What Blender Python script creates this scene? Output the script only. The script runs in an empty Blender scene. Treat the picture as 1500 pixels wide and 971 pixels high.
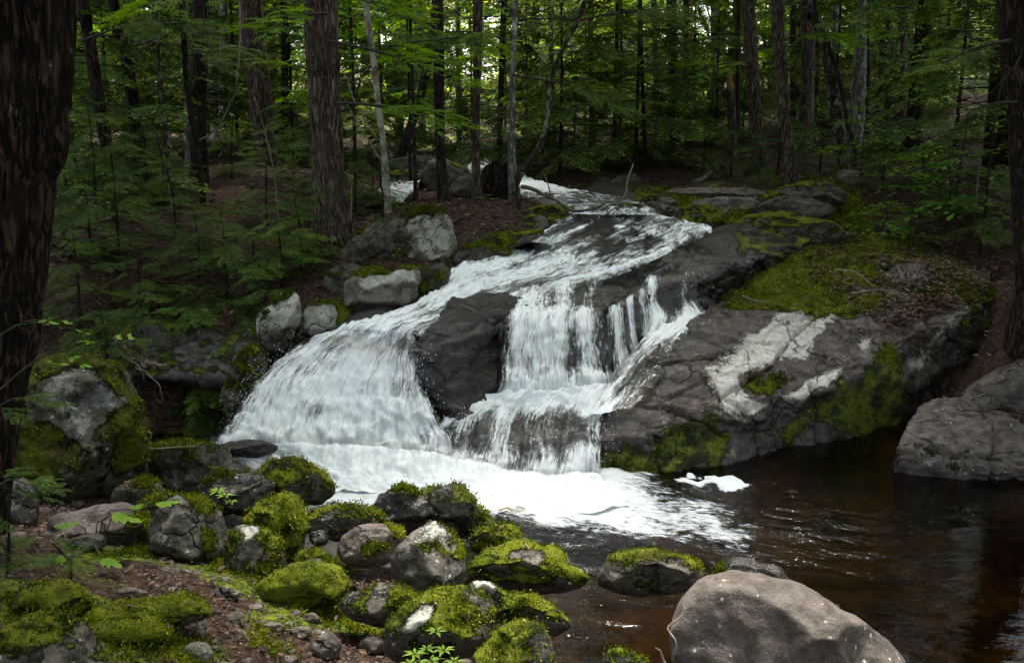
import bpy, math, random
import numpy as np
from mathutils import Vector, Matrix, Euler

random.seed(7); RNG = np.random.default_rng(7)
SC = bpy.context.scene
COL = SC.collection
R = math.radians

# ------------------------------------------------------------------ camera, world, sun, exposure
CAM = np.array([0.0, 0.0, 3.0]); PITCH = R(12.0); F = 1460.0
cd = bpy.data.cameras.new('camera'); cam = bpy.data.objects.new('camera', cd); COL.objects.link(cam)
cam.location = CAM; cam.rotation_euler = (R(90) - PITCH, 0, 0)
cd.sensor_width = 36.0; cd.lens = 36.0 * F / 1500.0; cd.clip_start = 0.05; cd.clip_end = 1000
SC.camera = cam

SUN_EL, SUN_AZ = 70.0, 12.0          # high soft sun slightly behind the forest
w = bpy.data.worlds.new('World'); SC.world = w; w.use_nodes = True
wn = w.node_tree.nodes; wl = w.node_tree.links
sky = wn.new('ShaderNodeTexSky'); sky.sky_type = 'NISHITA'; sky.sun_disc = False
sky.sun_elevation = R(SUN_EL); sky.sun_rotation = R(SUN_AZ)
sky.air_density = 1.0; sky.dust_density = 3.0
bg = wn['Background']; bg.inputs['Strength'].default_value = 0.06
hsv = wn.new('ShaderNodeHueSaturation'); hsv.inputs['Saturation'].default_value = 0.42; wl.new(sky.outputs[0], hsv.inputs['Color']); wl.new(hsv.outputs[0], bg.inputs['Color'])
sd = bpy.data.lights.new('sun', 'SUN'); sun = bpy.data.objects.new('sun', sd); COL.objects.link(sun)
sd.energy = 1.5; sd.angle = R(14); sd.color = (1.0, 0.94, 0.85)
_d = Vector((math.sin(R(SUN_AZ)) * math.cos(R(SUN_EL)), math.cos(R(SUN_AZ)) * math.cos(R(SUN_EL)), math.sin(R(SUN_EL))))
sun.rotation_euler = _d.to_track_quat('Z', 'Y').to_euler()
vs = SC.view_settings; vs.view_transform = 'Standard'; vs.look = 'None'; vs.gamma = 1; vs.exposure = 3.6
vs.use_curve_mapping = False
cy = SC.cycles
cy.max_bounces = 6; cy.diffuse_bounces = 3; cy.glossy_bounces = 2; cy.transmission_bounces = 3
cy.transparent_max_bounces = 10; cy.caustics_reflective = False; cy.caustics_refractive = False
cy.sample_clamp_indirect = 4.0

# ------------------------------------------------------------------ pixel -> world design helpers
FW = np.array([0, math.cos(PITCH), -math.sin(PITCH)]); UPV = np.array([0, math.sin(PITCH), math.cos(PITCH)])
def ray(px, py): return FW + np.array([1.0, 0, 0]) * ((px - 750) / F) + UPV * ((485.5 - py) / F)
def PZ(px, py, z):
    r = ray(px, py); return CAM + r * ((z - CAM[2]) / r[2])
def PY(px, py, Y):
    r = ray(px, py); return CAM + r * (Y / r[1])
def pt(t):
    """(px,py,v[,foam]) : v<3 is a height, v>=3 a distance"""
    return PZ(t[0], t[1], t[2]) if t[2] < 3 else PY(t[0], t[1], t[2])
def project(P):
    d = P - CAM; dep = d @ FW; dep = np.where(dep < 0.2, 0.2, dep)
    return np.stack([750 + F * d[:, 0] / dep, 485.5 - F * (d @ UPV) / dep], 1)

# ------------------------------------------------------------------ noise
def _hash(ix, iy, iz, s):
    h = (ix * 374761393 + iy * 668265263 + iz * 2147483647 + s * 1274126177) & 0xffffffff
    h = ((h ^ (h >> 13)) * 1274126177) & 0xffffffff
    h = ((h ^ (h >> 16)) * 668265263) & 0xffffffff
    return ((h ^ (h >> 15)) & 0xffff) / 32767.5 - 1.0
def vnoise(P, s=0):
    P = np.asarray(P, float); i = np.floor(P).astype(np.int64); f = P - i; u = f * f * (3 - 2 * f); r = 0
    for a in (0, 1):
        for b in (0, 1):
            for c in (0, 1):
                wgt = (u[:, 0] if a else 1 - u[:, 0]) * (u[:, 1] if b else 1 - u[:, 1]) * (u[:, 2] if c else 1 - u[:, 2])
                r = r + wgt * _hash(i[:, 0] + a, i[:, 1] + b, i[:, 2] + c, s)
    return r
ROT = np.array([[0.36, 0.48, -0.8], [-0.8, 0.6, 0.0], [0.48, 0.64, 0.6]])
def fbm(P, o=4, s=0, g=0.5):
    r = 0; a = 1.0; P = np.asarray(P, float)
    for k in range(o):
        r = r + a * vnoise(P, s + k); P = (P @ ROT) * 2.03 + 3.1; a *= g
    return r
def ridge(P, o=4, s=0):
    r = 0; a = 1.0
    for k in range(o):
        r = r + a * (1 - np.abs(vnoise(P, s + k)) * 2); P = (P @ ROT) * 2.1 + 1.7; a *= 0.5
    return r

def cells(P, s=0):
    """per-point random value of its Voronoi cell and distance to the cell border"""
    P = np.asarray(P, float); i0 = np.floor(P).astype(np.int64); b1 = np.full(len(P), 9.0); b2 = b1.copy(); val = np.zeros(len(P))
    for a in (-1, 0, 1):
        for b in (-1, 0, 1):
            for c in (-1, 0, 1):
                q = i0 + [a, b, c]; h = [(_hash(q[:, 0], q[:, 1], q[:, 2], s + k) + 1) / 2 for k in range(4)]
                d = np.sqrt(((q + np.stack(h[:3], 1) - P) ** 2).sum(1)); near = d < b1
                b2 = np.where(near, b1, np.minimum(b2, d)); val = np.where(near, h[3], val); b1 = np.where(near, d, b1)
    return val, b2 - b1
# ------------------------------------------------------------------ object helpers
def mesh_np(name, V, Fc, mat=None, smooth=True, attrs=None, uv=None):
    V = np.asarray(V, np.float32); me = bpy.data.meshes.new(name)
    Fc = np.asarray(Fc, np.int32); k = Fc.shape[1]
    me.vertices.add(len(V)); me.vertices.foreach_set('co', V.ravel())
    me.loops.add(Fc.size); me.loops.foreach_set('vertex_index', Fc.ravel())
    me.polygons.add(len(Fc)); me.polygons.foreach_set('loop_start', np.arange(0, Fc.size, k, dtype=np.int32))
    me.polygons.foreach_set('use_smooth', np.full(len(Fc), smooth))
    me.update(calc_edges=True); me.validate()
    for n, a in (attrs or {}).items():
        a = np.asarray(a, np.float32)
        if a.ndim == 1:
            at = me.attributes.new(n, 'FLOAT', 'POINT'); at.data.foreach_set('value', a)
        else:
            at = me.attributes.new(n, 'FLOAT_VECTOR', 'POINT'); at.data.foreach_set('vector', a.ravel())
    if mat: me.materials.append(mat)
    return me
def ob(name, me, parent=None, loc=None):
    o = bpy.data.objects.new(name, me); COL.objects.link(o)
    if parent: o.parent = parent
    if loc is not None: o.location = loc
    return o
def empty(name, loc=(0, 0, 0), rz=0):
    o = bpy.data.objects.new(name, None); COL.objects.link(o); o.location = loc; o.rotation_euler = (0, 0, rz); o.empty_display_size = 0.2
    return o
def tag(o, label=None, cat=None, group=None, kind=None):
    if label: o['label'] = label
    if cat: o['category'] = cat
    if group: o['group'] = group
    if kind: o['kind'] = kind
    return o
def merge(parts):
    """parts: list of (V,F[,tint]) all same face size"""
    Vs, Fs, Ts = [], [], []; n = 0
    for p in parts:
        Vs.append(p[0]); Fs.append(np.asarray(p[1]) + n); n += len(p[0])
        Ts.append(p[2] if len(p) > 2 else np.zeros(len(p[0])))
    return np.concatenate(Vs), np.concatenate(Fs), np.concatenate(Ts)
def tube(path, rad, sides=6, cap=True):
    path = np.asarray(path, float); n = len(path); rad = np.broadcast_to(np.asarray(rad, float), (n,))
    t = np.gradient(path, axis=0); t /= np.linalg.norm(t, axis=1)[:, None] + 1e-9
    ref = np.array([0.3, 1, 0.1]) if abs(t[0, 1]) < 0.8 else np.array([1, 0.2, 0.1])
    a = np.cross(t, ref); a /= np.linalg.norm(a, axis=1)[:, None] + 1e-9; b = np.cross(t, a)
    th = np.linspace(0, 2 * math.pi, sides, endpoint=False)
    V = path[:, None] + rad[:, None, None] * (a[:, None] * np.cos(th)[None, :, None] + b[:, None] * np.sin(th)[None, :, None])
    V = V.reshape(-1, 3); Fc = []
    for i in range(n - 1):
        for j in range(sides):
            k = (j + 1) % sides; Fc.append((i * sides + j, i * sides + k, (i + 1) * sides + k, (i + 1) * sides + j))
    V = np.concatenate([V, path[:1], path[-1:]]); c0, c1 = n * sides, n * sides + 1
    for j in range(0, sides, 2):
        k = (j + 1) % sides; m = (j + 2) % sides
        Fc.append((c0, m, k, j)); q = (n - 1) * sides; Fc.append((c1, q + j, q + k, q + m))
    return V, np.array(Fc)
def smooth_path(pts, n):
    pts = np.asarray(pts, float); d = np.r_[0, np.cumsum(np.linalg.norm(np.diff(pts, axis=0), axis=1))]
    return cr_curve(pts, np.interp(np.linspace(0, d[-1], n), d, np.arange(len(pts))))
def cr_curve(C, t):
    """Catmull-Rom through rows of C at parameters t (0..n-1); C may be (n,...)"""
    n = len(C); i = np.clip(np.floor(t).astype(int), 0, n - 2); f = (t - i).reshape((-1,) + (1,) * (C.ndim - 1))
    g = lambda k: C[np.clip(k, 0, n - 1)]
    p0 = np.where((i - 1 >= 0).reshape(f.shape), g(i - 1), 2 * g(i) - g(i + 1)); p1 = g(i); p2 = g(i + 1)
    p3 = np.where((i + 2 <= n - 1).reshape(f.shape), g(i + 2), 2 * g(i + 1) - g(i))
    T = 0.5
    m1 = (p2 - p0) * T; m2 = (p3 - p1) * T
    return (2 * f**3 - 3 * f**2 + 1) * p1 + (f**3 - 2 * f**2 + f) * m1 + (-2 * f**3 + 3 * f**2) * p2 + (f**3 - f**2) * m2
def net(rows, step, ret_fo=False):
    """rows of control tuples -> dense grid (n,m,3), foam (n,m), uv (n,m,2)"""
    C = np.array([[np.r_[pt(t), (t[3] if len(t) > 3 else 0.0)] for t in row] for row in rows])
    lr = np.linalg.norm(np.diff(C[..., :3], axis=0), axis=2).max(1); lc = np.linalg.norm(np.diff(C[..., :3], axis=1), axis=2).max(0)
    tv = np.concatenate([np.arange(max(2, int(l / step) + 1)) / max(2, int(l / step) + 1) + i for i, l in enumerate(lr)] + [[len(lr)]])
    tu = np.concatenate([np.arange(max(2, int(l / step) + 1)) / max(2, int(l / step) + 1) + i for i, l in enumerate(lc)] + [[len(lc)]])
    G = cr_curve(C, tv); G = np.swapaxes(cr_curve(np.swapaxes(G, 0, 1), tu), 0, 1)
    P = G[..., :3]; fo = G[..., 3]
    dv = np.r_[0, np.cumsum(np.linalg.norm(np.diff(P, axis=0), axis=2).mean(1))]
    du = np.r_[0, np.cumsum(np.linalg.norm(np.diff(P, axis=1), axis=2).mean(0))]
    uv = np.stack(np.broadcast_arrays(du[None, :], dv[:, None]), -1)
    return P, fo, uv
def grid_faces(n, m, base=0):
    i = np.arange(n - 1)[:, None] * m + np.arange(m - 1)[None]; i = i.ravel() + base
    return np.stack([i, i + m, i + m + 1, i + 1], 1)
def grid_normals(P):
    a = np.gradient(P, axis=0); b = np.gradient(P, axis=1); n = np.cross(a, b)
    n /= np.linalg.norm(n, axis=2)[..., None] + 1e-9
    return n
def seg_dist(p, a, b):
    ab = b - a; t = np.clip(((p - a) @ ab) / (ab @ ab + 1e-9), 0, 1); return np.linalg.norm(p - a - t[:, None] * ab, axis=1)
def poly_sd(p, poly):
    """signed distance, positive inside"""
    poly = np.asarray(poly, float); d = np.full(len(p), 1e9); ins = np.zeros(len(p), bool)
    for i in range(len(poly)):
        a, b = poly[i], poly[(i + 1) % len(poly)]; d = np.minimum(d, seg_dist(p, a, b))
        c = ((a[1] > p[:, 1]) != (b[1] > p[:, 1])) & (p[:, 0] < (b[0] - a[0]) * (p[:, 1] - a[1]) / (b[1] - a[1] + 1e-12) + a[0])
        ins ^= c
    return np.where(ins, d, -d)
def paint(V, base, polys, scale=14.0):
    """polys: list of (value, poly_px): value>0 adds, <0 removes"""
    a = np.full(len(V), float(base)); uv = project(V)
    if polys: uv = uv + np.stack([fbm(V * 3.5, 3, 201), fbm(V * 3.5, 3, 207)], 1) * 7 + np.stack([fbm(V * 14, 3, 211), fbm(V * 14, 3, 217)], 1) * 3
    for val, poly in polys:
        s = np.clip(poly_sd(uv, poly) / scale, -1, 1)
        wgt = np.clip(s * 0.5 + 0.5, 0, 1); a = a * (1 - wgt) + val * wgt
    return a
# ------------------------------------------------------------------ node helpers
class NT:
    def __init__(s, name):
        s.m = bpy.data.materials.new(name); s.m.use_nodes = True; s.t = s.m.node_tree; s.n = s.t.nodes; s.n.clear()
        s.out = s.n.new('ShaderNodeOutputMaterial')
    def node(s, ty, ins=None, **kw):
        x = s.n.new(ty)
        for k, v in kw.items(): setattr(x, k, v)
        for k, v in (ins or {}).items(): s.set(x.inputs[k], v)
        return x
    def set(s, sock, v):
        if isinstance(v, bpy.types.NodeSocket): s.t.links.new(v, sock)
        elif isinstance(v, (tuple, list)) and len(v) == 3 and sock.type == 'RGBA': sock.default_value = (*v, 1)
        else: sock.default_value = v
    def math(s, op, a, b=0.5, c=0.0, clamp=False):
        x = s.n.new('ShaderNodeMath'); x.operation = op; x.use_clamp = clamp
        s.set(x.inputs[0], a); s.set(x.inputs[1], b); s.set(x.inputs[2], c); return x.outputs[0]
    def mr(s, v, a, b, c=0.0, d=1.0):
        x = s.n.new('ShaderNodeMapRange'); x.interpolation_type = 'SMOOTHSTEP'; s.set(x.inputs[0], v)
        s.set(x.inputs[1], a); s.set(x.inputs[2], b); s.set(x.inputs[3], c); s.set(x.inputs[4], d); return x.outputs[0]
    def noise(s, vec, scale, detail=5, rough=0.55, dist=0.0):
        x = s.n.new('ShaderNodeTexNoise'); s.set(x.inputs['Vector'], vec); s.set(x.inputs['Scale'], scale)
        x.inputs['Detail'].default_value = detail; x.inputs['Roughness'].default_value = rough; x.inputs['Distortion'].default_value = dist
        return x.outputs['Fac']
    def vor(s, vec, scale, feat='F1', rnd=1.0):
        x = s.n.new('ShaderNodeTexVoronoi'); x.feature = feat; s.set(x.inputs['Vector'], vec); s.set(x.inputs['Scale'], scale)
        x.inputs['Randomness'].default_value = rnd; return x.outputs[0], x.outputs.get('Color')
    def mapv(s, vec, sc=(1, 1, 1), rot=(0, 0, 0), loc=(0, 0, 0)):
        x = s.n.new('ShaderNodeMapping'); s.set(x.inputs[0], vec); x.inputs['Scale'].default_value = sc
        x.inputs['Rotation'].default_value = rot; x.inputs['Location'].default_value = loc; return x.outputs[0]
    def mix(s, f, a, b):
        x = s.n.new('ShaderNodeMix'); x.data_type = 'RGBA'; s.set(x.inputs[0], f); s.set(x.inputs[6], a); s.set(x.inputs[7], b); return x.outputs[2]
    def fmix(s, f, a, b):
        x = s.n.new('ShaderNodeMix'); x.data_type = 'FLOAT'; s.set(x.inputs[0], f); s.set(x.inputs[2], a); s.set(x.inputs[3], b); return x.outputs[0]
    def ramp(s, f, stops):
        x = s.n.new('ShaderNodeValToRGB'); s.set(x.inputs[0], f); e = x.color_ramp.elements
        e[0].position, e[0].color = stops[0][0], (*stops[0][1], 1); e[1].position, e[1].color = stops[-1][0], (*stops[-1][1], 1)
        for p, c in stops[1:-1]:
            q = e.new(p); q.color = (*c, 1)
        return x.outputs[0]
    def attr(s, name): x = s.n.new('ShaderNodeAttribute'); x.attribute_name = name; return x.outputs['Fac']
    def attrv(s, name): x = s.n.new('ShaderNodeAttribute'); x.attribute_name = name; return x.outputs['Vector']
    def tc(s, o='Object'): return s.n.new('ShaderNodeTexCoord').outputs[o]
    def pos(s): return s.n.new('ShaderNodeNewGeometry').outputs['Position']
    def bump(s, h, dist, strength=1.0, normal=None):
        x = s.n.new('ShaderNodeBump'); s.set(x.inputs['Height'], h); x.inputs['Distance'].default_value = dist; x.inputs['Strength'].default_value = strength
        if normal is not None: s.set(x.inputs['Normal'], normal)
        return x.outputs[0]
    def nz(s):
        g = s.n.new('ShaderNodeNewGeometry'); x = s.n.new('ShaderNodeSeparateXYZ'); s.t.links.new(g.outputs['Normal'], x.inputs[0]); return x.outputs[2]
    def princ(s, **ins):
        x = s.n.new('ShaderNodeBsdfPrincipled')
        for k, v in ins.items(): s.set(x.inputs[k.replace('_', ' ')], v)
        return x.outputs[0]
    def finish(s, sh): s.t.links.new(sh, s.out.inputs[0]); return s.m

MOSS_RAMP = [(0.0, (0.006, 0.009, 0.002)), (0.35, (0.028, 0.042, 0.004)), (0.62, (0.084, 0.112, 0.007)), (1.0, (0.20, 0.225, 0.018))]
def rock_mat(name, dark, light, moss=0.0, lichen=0.0, speck=0.3, gloss=0.75, warm=None, lichen_col=(0.60, 0.60, 0.57), grain=14.0, tilt=0.35, moss_hi=1.0, crack=1.0):
    """weathered rock: base grain, lichen crust, moss cushions. Attributes moss, lichen, wet steer it."""
    MOSSC[name] = (moss, tilt); t = NT(name); p = t.pos()
    big = t.noise(p, 2.2, 4, 0.6); med = t.noise(p, 9.0, 6, 0.65); fine = t.noise(p, 60.0, 5, 0.7); sp = t.noise(p, 130, 3, 0.8)
    base = t.mix(t.mr(med, 0.38, 0.62), dark, light)
    base = t.mix(t.mr(big, 0.45, 0.7, 0, 0.6), base, warm or tuple(c * 0.6 for c in dark))
    base = t.mix(t.mr(sp, 0.52, 0.7, 0, 0.55), base, tuple(c * 0.35 for c in dark))
    base = t.mix(t.mr(sp, 0.47, 0.32, 0, 0.5), base, tuple(min(1, c * 1.7) for c in light))
    # small lichen spots
    v, _ = t.vor(t.mapv(p, (1, 1, 1.0)), 17.0); v2 = t.math('ADD', v, t.math('MULTIPLY', t.math('SUBTRACT', fine, 0.5), 0.5))
    spot = t.mr(v2, 0.16, 0.10); spot = t.math('MULTIPLY', spot, t.mr(t.noise(p, 3.1, 2), 0.45, 0.6, 0, speck))
    base = t.mix(spot, base, (0.42, 0.43, 0.38))
    wv_ = t.n.new('ShaderNodeVectorMath'); wv_.operation = 'MULTIPLY_ADD'; nn_ = t.n.new('ShaderNodeTexNoise'); nn_.inputs['Scale'].default_value = 2.5; nn_.inputs['Detail'].default_value = 5; t.set(nn_.inputs['Vector'], p); t.t.links.new(nn_.outputs['Color'], wv_.inputs[0]); wv_.inputs[1].default_value = (.5, .5, .5); t.t.links.new(p, wv_.inputs[2])
    ck, _ = t.vor(t.mapv(wv_.outputs[0], (1.0, 1.7, 2.4), rot=(0.2, 0.3, 0.5)), 1.7, 'DISTANCE_TO_EDGE'); ckm = t.math('MULTIPLY', t.mr(ck, 0.028, 0.006), t.mr(t.noise(p, 1.9, 3), 0.46, 0.6, 0, crack))
    la = t.attr('lichen')
    lf = t.math('ADD', la, t.math('ADD', t.math('MULTIPLY', t.math('SUBTRACT', t.noise(p, 6.0, 8, 0.78), 0.5), 5.2), t.math('MULTIPLY', t.math('SUBTRACT', fine, 0.5), 2.6)))
    lm = t.mr(t.math('ADD', lf, lichen), 0.0, 0.45)
    lcol = t.mix(t.mr(t.noise(p, 24, 6, 0.75), 0.35, 0.65), lichen_col, tuple(c * 0.62 for c in lichen_col))
    lcol = t.mix(t.mr(sp, 0.55, 0.68, 0, 0.5), lcol, tuple(c * 0.4 for c in lichen_col))
    col = t.mix(lm, base, lcol)
    col = t.mix(t.math('MULTIPLY', ckm, 0.85), col, (0.008, 0.007, 0.006))
    wet = t.attr('wet'); wm = t.mr(t.math('ADD', wet, t.math('MULTIPLY', t.math('SUBTRACT', med, 0.5), 1.2)), -0.1, 0.4)
    dk = t.n.new('ShaderNodeMix'); dk.data_type = 'RGBA'; dk.blend_type = 'MULTIPLY'; t.set(dk.inputs[0], t.math('MULTIPLY', wm, 0.75)); t.set(dk.inputs[6], col); t.set(dk.inputs[7], (0.24, 0.22, 0.22)); col = dk.outputs[2]
    ma = t.attr('moss')
    mf = t.math('ADD', ma, t.math('MULTIPLY', t.math('SUBTRACT', t.noise(p, 16.0, 6, 0.7), 0.5), 2.2))
    mm = t.mr(mf, 0.0, 0.35)
    mn = t.math('ADD', t.math('MULTIPLY', t.noise(p, 7, 5, 0.65), 0.55), t.math('MULTIPLY', t.noise(p, 95, 4, 0.75), 0.45))
    mh = t.math('ADD', mn, t.mr(mf, 0.0, 1.2, -0.12, 0.10))
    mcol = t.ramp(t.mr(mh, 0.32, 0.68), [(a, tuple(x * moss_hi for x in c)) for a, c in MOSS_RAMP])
    mcol = t.mix(t.mr(t.noise(p, 3.3, 5, 0.7), 0.48, 0.68, 0, 0.75), mcol, t.mix(t.mr(mn, 0.4, 0.6), (0.018, 0.013, 0.006), (0.085, 0.068, 0.028)))
    col = t.mix(mm, col, mcol)
    crack = t.vor(t.mapv(t.math('ADD', 0, 0) and p, (1, 1, 1.6), rot=(0.3, 0.5, 0.2)), 2.6, 'DISTANCE_TO_EDGE')[0] if False else None
    h = t.math('ADD', t.math('MULTIPLY', med, 1.0), t.math('MULTIPLY', fine, 0.35)); h = t.math('ADD', h, t.math('MULTIPLY', lm, 0.10)); h = t.math('SUBTRACT', h, t.math('MULTIPLY', ckm, 1.6))
    mb = t.math('ADD', t.math('MULTIPLY', t.noise(p, 40, 4, 0.7), 1.6), t.math('MULTIPLY', t.noise(p, 150, 3, 0.8), 1.3))
    h = t.math('ADD', h, t.math('MULTIPLY', mm, mb))
    nrm = t.bump(h, 0.022, 0.95)
    rough = t.fmix(wm, gloss, 0.18); rough = t.fmix(mm, rough, 0.95)
    rough = t.math('ADD', rough, t.math('MULTIPLY', t.math('SUBTRACT', fine, 0.5), 0.25))
    return t.finish(t.princ(Base_Color=col, Roughness=rough, Normal=nrm, Specular_IOR_Level=t.fmix(wm, t.fmix(mm, 0.3, 0.05), 0.45)))

def water_mat(name, clear=(0.95, 0.94, 0.93), streak=(30, 3.0), gain=1.0, churn=1.2, white=(0.91, 0.945, 0.985)):
    """running water: clear glossy film that breaks into white foam streaks along the flow coordinate"""
    t = NT(name); uv = t.attrv('flow'); fo = t.attr('foam')
    wob = t.noise(t.mapv(uv, (1, 1, 1)), 2.2, 4, 0.6); wv = t.n.new('ShaderNodeVectorMath'); wv.operation = 'ADD'
    cmb = t.n.new('ShaderNodeCombineXYZ'); t.set(cmb.inputs[0], t.math('MULTIPLY', wob, 0.16)); t.t.links.new(uv, wv.inputs[0]); t.t.links.new(cmb.outputs[0], wv.inputs[1]); u2 = wv.outputs[0]
    n1 = t.noise(t.mapv(u2, (streak[0], streak[1], 1)), 1.0, 6, 0.62); n2 = t.noise(t.mapv(u2, (streak[0] * 3, streak[1] * 2.2, 1), loc=(7, 3, 0)), 1.0, 4, 0.6)
    n3 = t.noise(t.mapv(u2, (5, 2.0, 1), loc=(1, 9, 4)), 1.0, 4, 0.55)
    n = t.math('ADD', t.math('MULTIPLY', t.math('SUBTRACT', n1, 0.5), 2.0), t.math('MULTIPLY', t.math('SUBTRACT', n2, 0.5), 0.95))
    n = t.math('ADD', n, t.math('MULTIPLY', t.math('SUBTRACT', n3, 0.5), 1.5))
    n4 = t.noise(t.mapv(t.pos(), (1, 1, 1)), 26.0, 5, 0.7, 0.3); n = t.math('ADD', n, t.math('MULTIPLY', t.math('SUBTRACT', n4, 0.5), churn))
    f = t.math('ADD', t.math('SUBTRACT', t.math('MULTIPLY', fo, 1.5), 0.80), t.math('MULTIPLY', n, gain))
    m = t.mr(f, -0.42, 0.62)
    hh = t.math('ADD', t.math('MULTIPLY', n1, 1.0), t.math('MULTIPLY', n2, 0.5)); nrm = t.bump(hh, 0.014, 0.6)
    shade = t.mr(t.math('ADD', t.math('MULTIPLY', n1, 0.5), t.math('MULTIPLY', n2, 0.5)), 0.35, 0.6)  # streak shading put into the foam colour, following the bump noise
    wc = t.mix(shade, tuple(c * 0.70 for c in white), white)
    wcol = t.n.new('ShaderNodeBsdfDiffuse'); t.set(wcol.inputs[0], wc); t.set(wcol.inputs['Normal'], nrm)
    tr = t.n.new('ShaderNodeBsdfTranslucent'); t.set(tr.inputs[0], wc); t.set(tr.inputs['Normal'], nrm)
    ms = t.n.new('ShaderNodeMixShader'); ms.inputs[0].default_value = 0.12; t.t.links.new(wcol.outputs[0], ms.inputs[1]); t.t.links.new(tr.outputs[0], ms.inputs[2])
    tp = t.n.new('ShaderNodeBsdfTransparent'); t.set(tp.inputs[0], clear)
    gl = t.n.new('ShaderNodeBsdfGlossy'); gl.inputs[0].default_value = (.75, .75, .75, 1); gl.inputs['Roughness'].default_value = 0.14; t.set(gl.inputs['Normal'], nrm)
    fr = t.n.new('ShaderNodeFresnel'); fr.inputs[0].default_value = 1.33; t.set(fr.inputs['Normal'], nrm)
    g2 = t.n.new('ShaderNodeMixShader'); t.set(g2.inputs[0], t.math('ADD', fr.outputs[0], 0.02)); t.t.links.new(tp.outputs[0], g2.inputs[1]); t.t.links.new(gl.outputs[0], g2.inputs[2])
    f2 = t.n.new('ShaderNodeMixShader'); t.set(f2.inputs[0], m); t.t.links.new(g2.outputs[0], f2.inputs[1]); t.t.links.new(ms.outputs[0], f2.inputs[2])
    return t.finish(f2.outputs[0])

def leaf_mat(name, stops, trans=0.35, rough=0.5, spec=0.3):
    t = NT(name); a = t.attr('tint'); oi = t.n.new('ShaderNodeObjectInfo')
    f = t.math('ADD', a, t.math('MULTIPLY', t.math('SUBTRACT', oi.outputs['Random'], 0.5), 0.25), clamp=True)
    c = t.ramp(f, stops)
    pr = t.princ(Base_Color=c, Roughness=rough, Specular_IOR_Level=spec)
    tr = t.n.new('ShaderNodeBsdfTranslucent'); hs = t.n.new('ShaderNodeHueSaturation'); hs.inputs['Hue'].default_value = 0.48; hs.inputs['Saturation'].default_value = 1.1; hs.inputs['Value'].default_value = 1.5
    t.set(hs.inputs['Color'], c); t.t.links.new(hs.outputs[0], tr.inputs[0])
    ms = t.n.new('ShaderNodeMixShader'); ms.inputs[0].default_value = trans; t.t.links.new(pr, ms.inputs[1]); t.t.links.new(tr.outputs[0], ms.inputs[2])
    return t.finish(ms.outputs[0])

def bark_mat(name, dark, light, mossy=0.0, sc=(14, 14, 2.5), rel=0.02, lichen=0.0, lcol=(0.42, 0.44, 0.40)):
    t = NT(name); p = t.pos(); q = t.mapv(p, sc)
    n = t.noise(q, 1.0, 6, 0.6, 0.4); r = t.math('ABSOLUTE', t.math('SUBTRACT', n, 0.5)); fine = t.noise(t.mapv(p, (60, 60, 22)), 1.0, 4, 0.7)
    h = t.math('ADD', t.mr(r, 0.0, 0.12), t.math('MULTIPLY', fine, 0.5))
    col = t.mix(t.mr(h, 0.35, 1.2), dark, light); big = t.noise(p, 3.0, 4)
    col = t.mix(t.mr(big, 0.4, 0.7, 0, 0.5), col, tuple(c * 0.55 for c in light))
    lm = t.mr(t.math('ADD', t.math('MULTIPLY', t.noise(t.mapv(p, (1, 1, 0.6)), 9, 6, 0.75), 1.0), lichen), 0.62, 0.72)
    col = t.mix(lm, col, lcol)
    mm = t.mr(t.math('ADD', t.noise(p, 5, 5, 0.7), mossy), 0.66, 0.8)
    col = t.mix(mm, col, t.mix(t.mr(fine, 0.3, 0.7), (0.02, 0.028, 0.004), (0.09, 0.11, 0.012)))
    return t.finish(t.princ(Base_Color=col, Roughness=0.9, Normal=t.bump(h, rel, 1.0), Specular_IOR_Level=0.15))
def birch_mat():
    t = NT('birch_bark'); p = t.pos(); q = t.mapv(p, (4, 4, 34)); n = t.noise(q, 1.0, 4, 0.6); big = t.noise(p, 7, 5, 0.7)
    col = t.mix(t.mr(big, 0.42, 0.62), (0.30, 0.28, 0.24), (0.10, 0.085, 0.065)); col = t.mix(t.mr(n, 0.6, 0.68), col, (0.03, 0.025, 0.02))
    col = t.mix(t.mr(t.noise(p, 3, 4, 0.7), 0.52, 0.62), col, (0.07, 0.055, 0.04))
    return t.finish(t.princ(Base_Color=col, Roughness=0.75, Normal=t.bump(t.math('ADD', n, big), 0.01)))
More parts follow.
